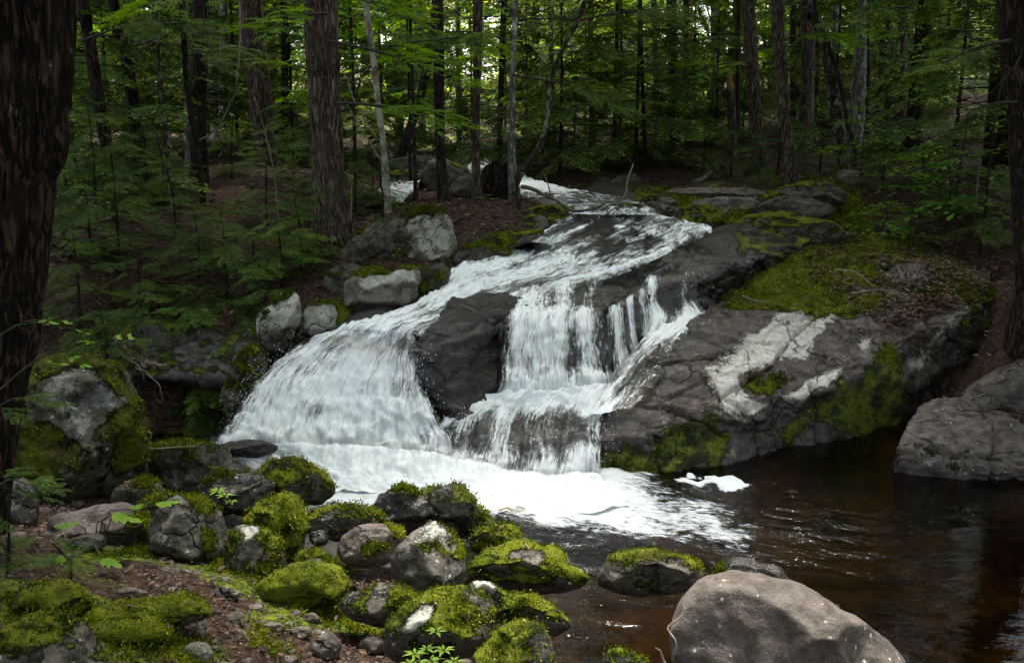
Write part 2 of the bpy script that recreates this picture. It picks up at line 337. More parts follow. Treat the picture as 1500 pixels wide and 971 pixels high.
def ground_mat():
    t = NT('forest_floor'); p = t.pos(); rk = t.attr('rocky'); ms = t.attr('moss')
    n1 = t.noise(p, 3.0, 6, 0.65); n2 = t.noise(p, 22, 6, 0.7); n3 = t.noise(p, 90, 4, 0.75)
    v, vc = t.vor(p, 45.0); lit = t.n.new('ShaderNodeSeparateColor'); t.t.links.new(vc, lit.inputs[0])
    soil = t.ramp(t.math('ADD', t.math('MULTIPLY', n2, 0.5), t.math('MULTIPLY', lit.outputs[0], 0.5)), [(0.15, (0.006, 0.004, 0.003)), (0.45, (0.028, 0.016, 0.011)), (0.7, (0.070, 0.040, 0.028)), (0.95, (0.16, 0.10, 0.075))])
    soil = t.mix(t.mr(n3, 0.6, 0.72, 0, 0.4), soil, (0.22, 0.15, 0.10))
    mm = t.mr(t.math('ADD', ms, t.math('MULTIPLY', t.math('SUBTRACT', n1, 0.5), 3.5)), 0.0, 0.5)
    mcol = t.ramp(t.mr(t.math('ADD', t.math('MULTIPLY', n2, 0.6), t.math('MULTIPLY', n3, 0.4)), 0.35, 0.65), MOSS_RAMP)
    col = t.mix(mm, soil, mcol)
    rc = t.mix(t.mr(n2, 0.38, 0.62), (0.012, 0.010, 0.010), (0.060, 0.050, 0.047)); rm = t.mr(t.math('ADD', rk, t.math('MULTIPLY', t.math('SUBTRACT', n1, 0.5), 0.7)), 0.35, 0.6)
    col = t.mix(rm, col, rc)
    bed = t.attr('bed'); bc = t.mix(t.mr(t.noise(p, 2.5, 6, 0.65), 0.4, 0.62), (0.013, 0.010, 0.004), (0.075, 0.052, 0.020)); col = t.mix(t.mr(bed, 0.3, 0.7), col, bc)
    h = t.math('ADD', t.math('MULTIPLY', n2, 1.0), t.math('ADD', t.math('MULTIPLY', n3, 0.6), t.math('MULTIPLY', lit.outputs[1], 0.5)))
    return t.finish(t.princ(Base_Color=col, Roughness=t.fmix(rm, 0.9, 0.3), Normal=t.bump(h, 0.02, 0.9), Specular_IOR_Level=t.fmix(rm, 0.15, 0.5)))
def flat_mat(name, a, b, scale=30, rough=0.85, spec=0.2, bump=0.004):
    t = NT(name); p = t.pos(); n = t.noise(p, scale, 5, 0.65)
    return t.finish(t.princ(Base_Color=t.mix(t.mr(n, 0.35, 0.65), a, b), Roughness=rough, Specular_IOR_Level=spec, Normal=t.bump(n, bump)))
def tint_mat(name, stops, rough=0.8):
    t = NT(name); return t.finish(t.princ(Base_Color=t.ramp(t.attr('tint'), stops), Roughness=rough, Specular_IOR_Level=0.3))

MOSSC = {}
M = {}
M['ground'] = ground_mat()
M['wet'] = rock_mat('wet_ledge_rock', (0.011, 0.009, 0.008), (0.046, 0.037, 0.033), moss=-2.0, lichen=-1.9, speck=0.05, gloss=0.34, warm=(0.050, 0.034, 0.026))
M['slab'] = rock_mat('slab_rock', (0.022, 0.017, 0.015), (0.105, 0.080, 0.072), moss=-1.0, lichen=-1.0, speck=0.6, gloss=0.36, warm=(0.070, 0.044, 0.036), lichen_col=(0.62, 0.59, 0.55), tilt=0.1)
M['mossy'] = rock_mat('mossy_rock', (0.022, 0.019, 0.014), (0.115, 0.10, 0.08), moss=-0.4, lichen=-0.95, speck=0.9, tilt=0.5, lichen_col=(0.42, 0.42, 0.37))
M['halfmoss'] = rock_mat('half_mossy_rock', (0.026, 0.022, 0.017), (0.145, 0.13, 0.105), moss=0.1, lichen=-0.6, speck=1.0, tilt=0.4, lichen_col=(0.40, 0.40, 0.35))
M['smooth'] = rock_mat('smooth_boulder_rock', (0.050, 0.040, 0.034), (0.135, 0.110, 0.096), moss=-1.0, lichen=-1.15, speck=2.5, tilt=0.2, lichen_col=(0.42, 0.40, 0.36), crack=0.0)
M['grey'] = rock_mat('bare_grey_rock', (0.040, 0.031, 0.027), (0.155, 0.125, 0.112), moss=-1.0, lichen=-1.0, speck=1.0, tilt=0.2, lichen_col=(0.42, 0.40, 0.36))
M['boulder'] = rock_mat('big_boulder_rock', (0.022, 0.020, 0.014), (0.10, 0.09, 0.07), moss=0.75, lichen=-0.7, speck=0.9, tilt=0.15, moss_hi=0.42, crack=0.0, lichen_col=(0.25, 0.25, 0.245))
M['pale'] = rock_mat('pale_lichen_rock', (0.045, 0.036, 0.026), (0.17, 0.15, 0.12), moss=-0.4, lichen=-0.5, speck=1.0, lichen_col=(0.44, 0.45, 0.40))
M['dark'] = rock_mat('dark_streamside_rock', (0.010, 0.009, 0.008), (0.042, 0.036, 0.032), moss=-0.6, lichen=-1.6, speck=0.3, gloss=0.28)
M['water'] = water_mat('running_water', streak=(16, 3.4), gain=1.15, churn=.9)
M['fall'] = water_mat('falling_water', streak=(40, 4.6), gain=1.1, churn=.9)
M['apron'] = water_mat('churned_water', streak=(10, 5.0), gain=.9, churn=1.8)
M['hemlock'] = leaf_mat('hemlock_needles', [(0.0, (0.016, 0.036, 0.009)), (0.4, (0.052, 0.105, 0.020)), (0.7, (0.125, 0.205, 0.034)), (1.0, (0.27, 0.36, 0.055))], 0.35, 0.6, 0.12)
M['beech'] = leaf_mat('broad_leaves', [(0.0, (0.05, 0.13, 0.010)), (0.5, (0.11, 0.24, 0.020)), (1.0, (0.22, 0.34, 0.030))], 0.5, 0.5, 0.2)
M['far_leaf'] = leaf_mat('far_leaves', [(0.0, (0.035, 0.06, 0.008)), (0.5, (0.09, 0.14, 0.014)), (1.0, (0.20, 0.25, 0.025))], 0.55)
M['moss'] = leaf_mat('moss_tuft', [(0.0, (0.014, 0.021, 0.003)), (0.4, (0.066, 0.090, 0.006)), (0.7, (0.14, 0.165, 0.010)), (1.0, (0.28, 0.29, 0.03))], 0.25, 0.9, 0.05)
M['bark_red'] = bark_mat('furrowed_red_bark', (0.006, 0.004, 0.003), (0.062, 0.040, 0.031), 0.03, (24, 24, 4.2), 0.03)
M['bark_grey'] = bark_mat('grey_brown_bark', (0.018, 0.013, 0.010), (0.185, 0.135, 0.115), -0.04, (38, 38, 5.0), 0.02)
M['bark_dark'] = bark_mat('dark_bark', (0.008, 0.006, 0.005), (0.060, 0.046, 0.038), -0.03, (30, 30, 5))
M['bark_pale'] = bark_mat('smooth_grey_bark', (0.06, 0.055, 0.053), (0.20, 0.185, 0.18), -0.1, (14, 14, 5), 0.006, 0.08)
M['bark_lichen'] = bark_mat('lichen_bark', (0.015, 0.012, 0.009), (0.075, 0.062, 0.048), 0.02, (12, 12, 7), 0.02, 0.12, (0.22, 0.22, 0.18))
M['birch'] = birch_mat()
M['twig'] = flat_mat('dead_twig', (0.10, 0.085, 0.07), (0.22, 0.19, 0.16))
M['twig_dark'] = flat_mat('dark_twig', (0.02, 0.016, 0.013), (0.06, 0.048, 0.04))
M['log'] = bark_mat('fallen_log_bark', (0.05, 0.04, 0.03), (0.22, 0.18, 0.14), 0.02, (20, 20, 20), 0.01)
M['splinter'] = flat_mat('splintered_wood', (0.22, 0.10, 0.05), (0.36, 0.19, 0.09), 50)
M['stem'] = flat_mat('green_stem', (0.06, 0.05, 0.02), (0.09, 0.08, 0.03))
M['litter'] = tint_mat('leaf_litter', [(0.0, (0.014, 0.008, 0.006)), (0.45, (0.060, 0.030, 0.021)), (0.8, (0.15, 0.076, 0.052)), (1.0, (0.34, 0.24, 0.18))], 0.6)
M['droplet'] = flat_mat('white_spray', (0.85, 0.89, 0.95), (0.92, 0.94, 0.97), 10, 0.4)
#@@SECTION2

# ------------------------------------------------------------------ bedrock ledges (real slabs with faces) 
GS = []        # ground support samples gathered from slabs and water
def vnormals(V, Fc):
    f = Fc; n = np.cross(V[f[:, 1]] - V[f[:, 0]], V[f[:, 2]] - V[f[:, 0]]); N = np.zeros_like(V)
    for k in range(f.shape[1]): np.add.at(N, f[:, k], n)
    return N / (np.linalg.norm(N, axis=1)[:, None] + 1e-12)
def moss_field(V, N, base, mat):
    c, tilt = MOSSC[M[mat].name]; return base + c + (N[:, 2] - 0.45) * tilt * 3 + fbm(V * 2.6, 3, 301) * 0.95 + fbm(V * 8.0, 4, 305, .65) * 0.6
def moss_tufts(parent, V, N, field, dens, seed, size=.016, ymax=9.0, name='moss', thr=.15):
    g = np.random.default_rng(seed + 7000); w_ = (field > thr); 
    if w_.sum() < 20: return
    idx = np.flatnonzero(w_); n = int(dens); i = idx[g.integers(len(idx), size=n)]; clump = fbm(V[i] * 12, 2, 311); keep = clump + g.normal(size=n) * .4 > -.35; i = i[keep]; n = len(i)
    b = V[i] + g.normal(size=(n, 3)) * size * .7; d = N[i] + g.normal(size=(n, 3)) * .75; d /= np.linalg.norm(d, axis=1)[:, None]; b -= N[i] * size * .35
    q, t = quads_from(b, d, size * g.uniform(.6, 1.5, n), size * g.uniform(.35, .7, n), g.normal(size=(n, 3)), np.clip(.36 + .38 * clump[keep] + .25 * fbm(b * 4, 2, 317) + g.normal(size=n) * .16, 0, 1))
    o = ob(name, mesh_np(name, q.reshape(-1, 3), np.arange(n * 4).reshape(-1, 4), M['moss'], False, {'tint': np.repeat(t, 4)}), parent); o['kind'] = 'stuff'; return o
def quads_from(base, dirv, length, width, up, tint, fold=0.0):
    side = np.cross(dirv, up); side /= np.linalg.norm(side, axis=1)[:, None] + 1e-9
    L = length[:, None]; W = width[:, None]
    mid = base + dirv * L * 0.5 + up * (fold * W)
    return np.stack([base, mid + side * W * 0.5, base + dirv * L, mid - side * W * 0.5], 1), tint
def ledge(name, rows, mat, label, cat='rock ledge', step=0.035, amp=0.05, paints=None, moss=0.0, lichen=0.0, wet=0.0, depth=0.7, seed=0, clear=0.10, crease=0.0, strat=(1, 1, 1.6), support=True, cracks=(), tufts=0, blocks=.07):
    P, fo, uv = net(rows, step); n, m = P.shape[:2]; N = grid_normals(P)
    if N[..., 2].mean() < 0: N = -N
    Q = P.reshape(-1, 3); d = fbm(Q * 1.6 * np.array(strat) + seed, 5, seed) * amp
    d += (ridge(Q * 3.2 * np.array(strat) + 5 + seed, 4, seed + 9) - 1) * amp * 0.28
    cw = Q * np.array([1.0, 1.5, 2.6]) * 1.5 + np.stack([fbm(Q * 1.4, 3, seed + 41), fbm(Q * 1.4, 3, seed + 42), fbm(Q * 1.4, 3, seed + 43)], 1) * .45 + seed
    cv, ce = cells(cw, seed); d += (cv - .5) * blocks - np.clip(1 - ce / .07, 0, 1) * blocks * .45
    cv, ce = cells(cw * 2.7, seed + 5); d += (cv - .5) * blocks * .35 - np.clip(1 - ce / .08, 0, 1) * blocks * .16
    # stepped fracture planes
    st = fbm(Q * 0.9 + 11 + seed, 2, seed + 3) * 3 + Q[:, 2] * 5; d += (np.abs((st % 1) - 0.5) < 0.10) * -amp * crease
    px = project(Q)
    for c in cracks:
        dd = np.full(len(Q), 1e9)
        for a, b in zip(c[1:-1], c[2:]): dd = np.minimum(dd, seg_dist(px + (fbm(Q * 5, 3, 5) * 4)[:, None], np.array(a, float), np.array(b, float)))
        d -= np.clip(1 - dd / c[0], 0, 1) * 0.07
    V = Q + N.reshape(-1, 3) * d[:, None]
    if support:
        S = P[1:-1:3, 1:-1:4] - N[1:-1:3, 1:-1:4] * 0.04; S = S.reshape(-1, 3).copy(); S[:, 2] -= clear; GS.append(S)
    G = V.reshape(n, m, 3)
    F_ = [grid_faces(n, m)]
    ring = np.concatenate([np.arange(m), (np.arange(1, n) * m + m - 1), ((n - 1) * m + np.arange(m - 2, -1, -1)), (np.arange(n - 2, 0, -1) * m)])
    lower = V[ring].copy(); cen = V.mean(0); lower[:, 2] -= depth; lower[:, :2] += (cen[:2] - lower[:, :2]) * 0.06
    k = len(ring); b = len(V); i = np.arange(k); j = (i + 1) % k
    F_.append(np.stack([ring[i], ring[j], b + j, b + i], 1))
    V = np.concatenate([V, lower])
    if np.cross(V[F_[0][:, 1]] - V[F_[0][:, 0]], V[F_[0][:, 2]] - V[F_[0][:, 0]])[:, 2].mean() < 0: F_ = [f[:, ::-1] for f in F_]
    at = {}
    for key, bv in (('moss', moss), ('lichen', lichen), ('wet', wet)):
        at[key] = paint(V, bv, [(v, pl) for kk, v, pl in (paints or []) if kk == key])
    FF = np.concatenate(F_); VN = vnormals(V, FF); at['moss'] = moss_field(V, VN, at['moss'], mat)
    o = tag(ob(name, mesh_np(name, V, FF, M[mat], attrs=at)), label, cat)
    if tufts: moss_tufts(o, V, VN, at['moss'], tufts, seed, .022)
    return o

ledge('rock_ledge', [
    [(600,470,1.10),(618,472,1.13),(655,455,1.20),(700,438,1.25),(760,428,1.27),(830,405,1.37),(900,388,1.45),(960,368,1.52),(1030,343,1.60),(1090,333,1.68),(1150,338,1.68),(1205,347,1.58)],
    [(606,484,8.98),(620,484,8.98),(665,466,9.15),(720,452,9.4),(770,444,9.6),(835,430,9.85),(905,415,10.1),(962,392,10.7),(1030,368,11.4),(1085,360,11.6),(1140,365,11.5),(1190,372,11.9)],
    [(610,496,8.86),(622,494,8.86),(660,488,8.86),(705,482,8.97),(748,468,9.27),(802,463,9.35),(885,459,9.48),(935,425,10.0),(965,412,10.3),(1022,403,10.4),(1085,398,10.95),(1140,402,11.6)],
    [(612,530,8.80),(625,528,8.74),(660,520,8.72),(706,510,8.86),(748,490,9.22),(802,486,9.28),(888,482,9.42),(940,440,9.98),(968,428,10.22),(1024,420,10.35),(1080,418,10.9),(1135,424,11.5)],
    [(618,575,8.70),(635,572,8.62),(668,566,8.62),(712,555,8.80),(752,540,9.12),(804,536,9.2),(892,525,9.36),(935,490,9.85),(968,460,10.12),(1022,446,10.28),(1075,438,10.8),(1130,438,11.4)],
    [(630,612,8.62),(648,612,8.52),(680,606,8.52),(722,598,8.72),(758,586,9.02),(806,578,9.12),(896,566,9.22),(928,530,9.66),(965,498,9.95),(1020,470,10.2),(1068,455,10.7),(1128,448,11.35)],
], 'wet', 'long dark wet ledge between the left and middle falls, rising to a grey slope', paints=[
    ('moss', 2.0, [(1080,325),(1220,330),(1210,420),(1105,400),(1075,372)]), ('moss', 1.2, [(610,560),(670,560),(660,620),(615,615)])],
    amp=0.075, wet=0.55, moss=-0.3, seed=3, depth=0.5, step=0.03, crease=0.0)
ledge('rock_slab', [
    [(1032,462,10.1),(1062,425,10.9),(1085,398,11.35),(1130,370,11.9),(1190,352,12.4),(1260,342,12.8),(1320,348,12.6),(1390,370,12.0),(1450,400,11.4)],
    [(985,500,9.57),(1050,470,9.9),(1100,440,10.4),(1160,420,10.8),(1220,400,11.2),(1290,390,11.4),(1350,395,11.2),(1400,405,11.0),(1458,420,10.8)],
    [(930,550,8.95),(1010,530,9.15),(1080,500,9.5),(1150,475,9.9),(1215,460,10.2),(1280,450,10.3),(1340,445,10.4),(1390,440,10.5),(1456,430,10.6)],
    [(890,600,8.5),(975,590,8.6),(1060,565,8.85),(1120,545,9.1),(1170,530,9.35),(1235,510,9.6),(1290,490,9.85),(1350,470,10.15),(1442,438,10.5)],
    [(878,638,8.25),(960,632,8.35),(1050,608,8.60),(1110,612,8.72),(1150,597,8.95),(1232,552,9.22),(1290,528,9.55),(1350,490,10.0),(1442,446,10.45)],
    [(877,660,8.22),(960,652,8.33),(1050,632,8.58),(1112,630,8.72),(1155,618,8.98),(1240,590,9.25),(1300,570,9.6),(1360,530,10.0),(1450,460,10.45)],
    [(878,697,8.18),(960,693,8.25),(1050,683,8.43),(1112,671,8.62),(1155,657,8.88),(1245,642,9.16),(1305,624,9.5),(1372,578,9.95),(1462,492,10.4)],
], 'slab', 'huge sloping rock slab right of the falls, white lichen on its top and moss behind', paints=[
    ('moss', 1.95, [(1055,440),(1070,395),(1120,355),(1300,330),(1350,345),(1330,400),(1290,455),(1240,470),(1200,462),(1150,458),(1090,455)]),
    ('moss', 1.1, [(1290,330),(1480,330),(1480,440),(1300,470),(1280,420)]),
    ('moss', 1.3, [(1080,555),(1150,528),(1185,540),(1165,570),(1130,582),(1090,578)]),
    ('moss', 0.6, [(1175,525),(1260,510),(1300,520),(1250,548),(1190,555)]),
    ('moss', 1.9, [(1235,560),(1300,500),(1330,520),(1330,640),(1240,650),(1190,620),(1150,655),(1120,640),(1180,600)]),
    ('moss', 1.7, [(870,655),(960,640),(1040,605),(1080,625),(1060,700),(870,710)]),
    ('moss', 0.9, [(1330,500),(1460,430),(1470,520),(1340,620)]),
    ('lichen', 4.0, [(1035,545),(1085,510),(1130,478),(1150,452),(1185,452),(1222,462),(1195,490),(1180,520),(1140,522),(1110,540),(1075,555),(1090,580),(1125,588),(1160,575),(1185,555),(1225,546),(1228,552),(1200,570),(1180,582),(1150,578),(1120,592),(1098,605),(1080,600),(1055,590)]),
    ('lichen', 2.6, [(1255,500),(1270,492),(1284,498),(1275,508),(1265,518)]),
    ('lichen', 1.3, [(1060,600),(1045,560),(1100,520),(1090,500),(1040,530),(1020,570),(1030,600)]),
    ('lichen', 0.9, [(1200,330),(1260,330),(1240,350),(1190,350)]),
    ('lichen', 1.3, [(1320,520),(1400,450),(1430,450),(1400,500),(1330,570)]),
    ('lichen', -1, [(1082,556),(1150,530),(1180,540),(1170,562),(1120,580)]),
    ('wet', 0.8, [(870,600),(940,520),(1030,450),(1060,470),(990,530),(930,600),(960,640),(870,660)]),
    ('wet', 0.9, [(870,650),(1050,612),(1110,618),(1150,602),(1240,560),(1300,535),(1460,455),(1470,520),(1330,640),(1000,720),(870,720)])],
    cracks=[(4, (1058,582),(1100,560),(1140,520),(1190,465)), (4, (1092,600),(1110,620),(1118,670)), (3.5, (960,545),(1050,520),(1110,500)), (3.5, (1000,490),(1060,500),(1130,498)), (5, (1060,460),(1120,472),(1190,462)), (3, (940,590),(1000,600),(1060,640)), (5, (960,640),(965,700)), (5,(1190,560),(1200,600),(1195,650))],
    amp=0.06, blocks=.04, tufts=60000, seed=11, depth=0.6, step=0.028, moss=-0.7, lichen=-0.6, crease=0.0)
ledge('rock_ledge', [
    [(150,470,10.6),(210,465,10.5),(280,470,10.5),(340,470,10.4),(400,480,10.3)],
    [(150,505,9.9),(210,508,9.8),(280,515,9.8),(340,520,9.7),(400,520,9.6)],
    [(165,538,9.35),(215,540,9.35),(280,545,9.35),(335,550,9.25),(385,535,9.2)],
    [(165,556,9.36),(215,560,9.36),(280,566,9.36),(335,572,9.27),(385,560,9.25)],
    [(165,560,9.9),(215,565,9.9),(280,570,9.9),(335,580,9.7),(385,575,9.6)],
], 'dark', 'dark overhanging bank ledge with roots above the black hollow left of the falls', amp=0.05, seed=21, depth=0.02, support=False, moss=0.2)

# ------------------------------------------------------------------ water sheets
def waterfall(name, rows, mat, label, step=0.03, amp=0.015, lift=0.0, group=None, cat='waterfall', seed=0, sfreq=(20, 1.8), clear=0.09, kind=None, foam_gain=1.0, gap=0.0, turb=0.0, hemmed=False, fp=(), lump=0.0):
    P, fo, uv = net(rows, step); N = grid_normals(P)
    if N[..., 2].mean() < 0: N = -N
    S = P[::3, ::3] - N[::3, ::3] * 0.03; S = S.reshape(-1, 3).copy(); S[:, 2] -= clear; GS.append(S)
    n, m = P.shape[:2]; U = uv.reshape(-1, 2); U3 = np.c_[U * np.array(sfreq), np.full(len(U), seed * 3.3)]
    ew = 3.5 + 3.0 * fbm(np.c_[np.arange(n) * .22, np.full(n, seed * 5.1), np.zeros(n)], 3, seed + 60)[:, None]; ew2 = 3.5 + 3.0 * fbm(np.c_[np.arange(n) * .22, np.full(n, seed * 5.1 + 50), np.zeros(n)], 3, seed + 61)[:, None]
    edge = np.clip(np.minimum(np.arange(m)[None] / np.maximum(ew, 1.2), np.arange(m)[::-1][None] / np.maximum(ew2, 1.2)), 0, 1).ravel()
    d = fbm(U3, 3, seed) * amp * .42 + np.abs(fbm(P.reshape(-1, 3) * 6, 4, seed + 5, .6)) * amp * .8
    foam = np.clip(fo.ravel(), -1.6, 1.5) * foam_gain
    vv = (np.arange(n) / (n - 1))[:, None] * np.ones((1, m)); vv = vv.ravel(); d = d * (1 + turb * vv ** 3); hem = np.clip((vv - .93) / .07, 0, 1) if hemmed else 0 * vv
    V = P.reshape(-1, 3) - np.array([0, 0, 1.0]) * (hem * .10)[:, None] + N.reshape(-1, 3) * (lift + d * (0.35 + np.clip(foam, 0, 1.5) * 0.9))[:, None] - np.array([0, 0, 1.0]) * ((1 - edge) * 0.05)[:, None]
    foam = paint(P.reshape(-1, 3), 0, [(v_, pl) for v_, pl in fp], 12.0) + foam if fp else foam
    d = d + lump * fbm(P.reshape(-1, 3) * 2.6, 3, seed + 90)
    foam = foam + gap * fbm(np.c_[U[:, 0] * 7, U[:, 1] * .7, np.full(len(U), seed)], 3, seed + 30)
    foam = foam - (1 - edge) * (0.35 + 0.4 * fbm(U3 * 2 + 9, 2, seed))
    Fc = grid_faces(n, m)
    if np.cross(V[Fc[:, 1]] - V[Fc[:, 0]], V[Fc[:, 2]] - V[Fc[:, 0]])[:, 2].mean() < 0: Fc = Fc[:, ::-1]
    o = ob(name, mesh_np(name, V, Fc, M[mat], attrs={'foam': foam, 'flow': np.c_[U, np.zeros(len(U))]}))
    o['kind'] = 'structure'; o['label'] = label
    return o
WT = []
WT.append(waterfall('stream_water', [
    [(835,312,1.80,.25),(890,306,1.82,.2),(960,314,1.82,.3),(1048,333,1.80,.6)],
    [(788,334,1.71,.4),(850,335,1.72,.35),(925,338,1.7,.15),(1006,352,1.67,.6)],
    [(742,362,1.57,.7),(800,360,1.58,.6),(870,368,1.55,.3),(945,382,1.53,.55)],
    [(700,378,1.49,.9),(765,388,1.46,.6),(830,398,1.43,.65),(885,405,1.40,.45)],
    [(668,385,1.45,.95),(715,402,1.38,.9),(770,415,1.34,.5),(822,424,1.31,.45)],
    [(640,418,1.31,1.0),(668,428,1.28,1.05),(705,436,1.26,.7),(762,440,1.25,.6)],
    [(590,450,1.20,1.0),(610,456,1.19,.85),(640,462,1.18,.6),(680,462,1.18,.1)],
    [(508,474,1.12,1.0),(550,478,1.11,.9),(590,482,1.11,.7),(622,484,1.10,.3)],
    [(488,486,9.14,.9),(535,490,9.08,.6),(580,496,9.0,.5),(624,496,8.92,.1)],
    [(466,500,9.02,-.3),(520,512,8.92,-.4),(572,516,8.86,-.4),(626,514,8.80,-.5)],
], 'water', 'white water sliding down the upper rock run', lump=.03, fp=[(-.45, [(850,318),(935,320),(960,345),(880,352)]), (-.4, [(870,358),(965,352),(955,378),(880,380)]), (.3, [(1045,332),(1052,340),(960,385),(850,420),(840,408),(950,368)]), (.15, [(735,372),(840,372),(850,405),(740,400)]), (.35, [(905,318),(950,322),(960,338),(905,345)])], gap=.3, amp=0.035, seed=1))
WT.append(waterfall('waterfall', [
    [(500,474,9.28,1.0),(525,476,9.24,1.0),(555,480,9.20,.9),(585,484,9.14,.9),(604,487,9.06,.8),(624,490,8.98,.5)],
    [(440,503,9.12,.8),(478,505,9.08,.75),(525,512,9.0,1.0),(568,515,8.93,.9),(598,515,8.90,.75),(622,515,8.84,.6)],
    [(380,543,8.92,.85),(430,550,8.86,.85),(495,560,8.80,1.0),(552,562,8.78,1.0),(592,560,8.74,.8),(624,560,8.70,.75)],
    [(345,598,8.68,.85),(405,600,8.66,1.0),(478,612,8.60,1.1),(545,615,8.58,1.2),(592,605,8.55,1.1),(640,600,8.50,.85)],
    [(308,648,8.42,1.2),(385,660,8.38,1.5),(468,670,8.33,1.5),(540,672,8.32,1.5),(600,664,8.30,1.4),(672,652,8.30,1.1)],
], 'fall', 'broad white fan of the left waterfall', lump=.10, fp=[(-.25, [(440,590),(475,585),(470,615),(440,620)]), (-.25, [(575,560),(605,560),(600,590),(575,585)]), (-.22, [(452,503),(500,496),(492,512),(460,522)]), (-.3, [(560,490),(622,492),(620,520),(590,515)]), (-.35, [(640,600),(660,620),(650,650),(615,650),(620,625)]), (-.22, [(500,580),(540,585),(530,605),(495,600)])], turb=2.2, hemmed=True, gap=.22, amp=0.035, seed=2))
WT.append(waterfall('waterfall', [
    [(755,424,1.31,.7),(795,417,1.34,.55),(840,410,1.375,.4),(885,402,1.41,.2)],
    [(742,450,9.5,.75),(790,447,9.58,.75),(840,446,9.62,.4),(885,444,9.68,.15)],
    [(734,468,9.15,.55),(785,465,9.22,.9),(835,462,9.30,.75),(891,460,9.38,.5)],
    [(730,500,9.02,.5),(783,498,9.08,.95),(835,496,9.15,.6),(892,494,9.26,.45)],
    [(726,545,8.92,.55),(782,545,8.97,.9),(836,540,9.04,.55),(896,532,9.18,.45)],
    [(716,592,8.76,1.2),(780,590,8.8,1.4),(836,582,8.86,1.3),(905,568,8.98,1.2)],
], 'fall', 'middle waterfall dropping in streaked curtains over the ledge', turb=2.0, hemmed=True, gap=.34, amp=0.03, seed=3))
WT.append(waterfall('waterfall', [
    [(668,590,8.74,.5),(706,582,8.80,1.1),(765,576,8.82,1.4),(835,568,8.88,1.4),(908,560,8.98,1.2)],
    [(640,618,8.52,.4),(672,612,8.56,.65),(732,606,8.64,.7),(812,600,8.7,.6),(884,600,8.62,.9)],
    [(608,648,8.42,.8),(655,645,8.38,.35),(722,640,8.36,.55),(802,640,8.40,.25),(880,636,8.32,.6)],
    [(592,668,8.32,.85),(648,665,8.28,.5),(716,668,8.22,.6),(802,664,8.26,.45),(880,652,8.26,.9)],
    [(575,688,8.18,1.4),(640,684,8.14,1.4),(712,698,8.06,1.2),(792,706,8.02,1.0),(878,704,8.04,1.1)],
], 'fall', 'lower tumbling cascade below the middle waterfall', lump=.06, fp=[(-.35, [(800,600),(870,605),(880,640),(810,655),(780,625)]), (-.3, [(690,630),(730,625),(720,665),(680,665)]), (.3, [(740,575),(890,570),(870,598),(760,600)]), (.35, [(855,600),(885,600),(888,640),(872,640)])], hemmed=True, turb=1.0, gap=.3, amp=0.05, seed=4))
WT.append(waterfall('waterfall', [
    [(940,404,10.4,-.3),(958,401,10.5,.1),(976,399,10.55,.2),(990,397,10.6,-.1),(1004,396,10.62,.3),(1026,396,10.7,.1)],
    [(936,414,10.2,-.1),(956,408,10.26,.45),(976,406,10.29,.6),(990,405,10.31,.0),(1003,404,10.33,.7),(1022,404,10.34,.6)],
    [(934,438,10.05,.1),(956,438,10.1,.5),(976,437,10.12,.55),(991,436,10.14,.2),(1004,436,10.16,.75),(1022,436,10.2,.6)],
    [(944,462,9.93,.5),(964,463,9.95,.75),(982,463,9.96,.85),(998,462,9.98,.7),(1012,460,10.0,.95),(1036,456,10.08,.6)],
    [(928,492,9.62,.6),(948,492,9.66,.7),(968,489,9.68,.9),(984,485,9.72,.8),(996,480,9.78,.8),(1018,475,9.84,.5)],
], 'fall', 'small right waterfall splitting over a dark step', lump=.03, gap=.65, fp=[(-.35, [(940,395),(1030,390),(1025,448),(945,450)])], amp=0.02, seed=5))
WT.append(waterfall('stream_water', [
    [(962,472,9.84,.8),(990,474,9.8,1.2),(1034,462,9.98,.6)],
    [(915,515,9.26,.6),(950,512,9.36,.5),(996,500,9.42,.4)],
    [(885,560,8.92,.8),(920,555,8.90,.4),(968,545,8.88,.2)],
    [(858,605,8.52,1.2),(884,606,8.44,.9),(925,592,8.46,.35)],
], 'water', 'thin run of water along the foot of the big slab', amp=0.015, seed=6))
WT.append(waterfall('stream_water', [
    [(655,228,22.5,1.2),(700,226,22.5,1.0)],
    [(690,250,19.0,1.3),(742,246,19.0,1.1)],
    [(745,272,16.1,1.3),(818,272,16.1,1.2)],
    [(770,287,14.8,.5),(890,284,14.8,.4)],
    [(820,302,1.87,.45),(955,299,1.88,.45)],
    [(832,314,1.81,.6),(965,316,1.82,.6)],
], 'water', 'upper stream coming out of the woods above the falls', amp=0.02, seed=7))
WT.append(waterfall('stream_water', [
    [(160,168,31,1.3),(182,168,31,1.3)], [(172,178,30,1.3),(208,178,30,1.2)], [(190,186,29,1.2),(222,185,29,.9)],
], 'water', 'distant white water glimpsed between the trunks at left', amp=0.03, seed=8, clear=0.05))
WT.append(waterfall('stream_water', [
    [(560,228,20.5,.9),(700,226,21.5,.7)], [(560,252,17.8,.2),(640,250,17.8,.2)], [(552,280,15.6,.9),(600,282,15.4,.9)], [(520,296,14.6,.4),(590,298,14.2,.5)],
], 'water', 'side channel behind the trees above the white-faced boulder', amp=0.02, seed=9, clear=0.06))
WT.append(waterfall('waterfall', [
    [(728,358,11.6,.4),(770,352,11.7,.5),(818,352,11.75,.3)],
    [(726,363,11.3,.5),(770,360,11.35,.7),(822,362,11.35,.4)],
    [(722,386,11.16,.8),(768,388,11.1,.8),(828,386,11.1,.8)],
], 'fall', 'little curtain of water over a round dark rock in the upper run', amp=0.01, seed=10, step=0.025))
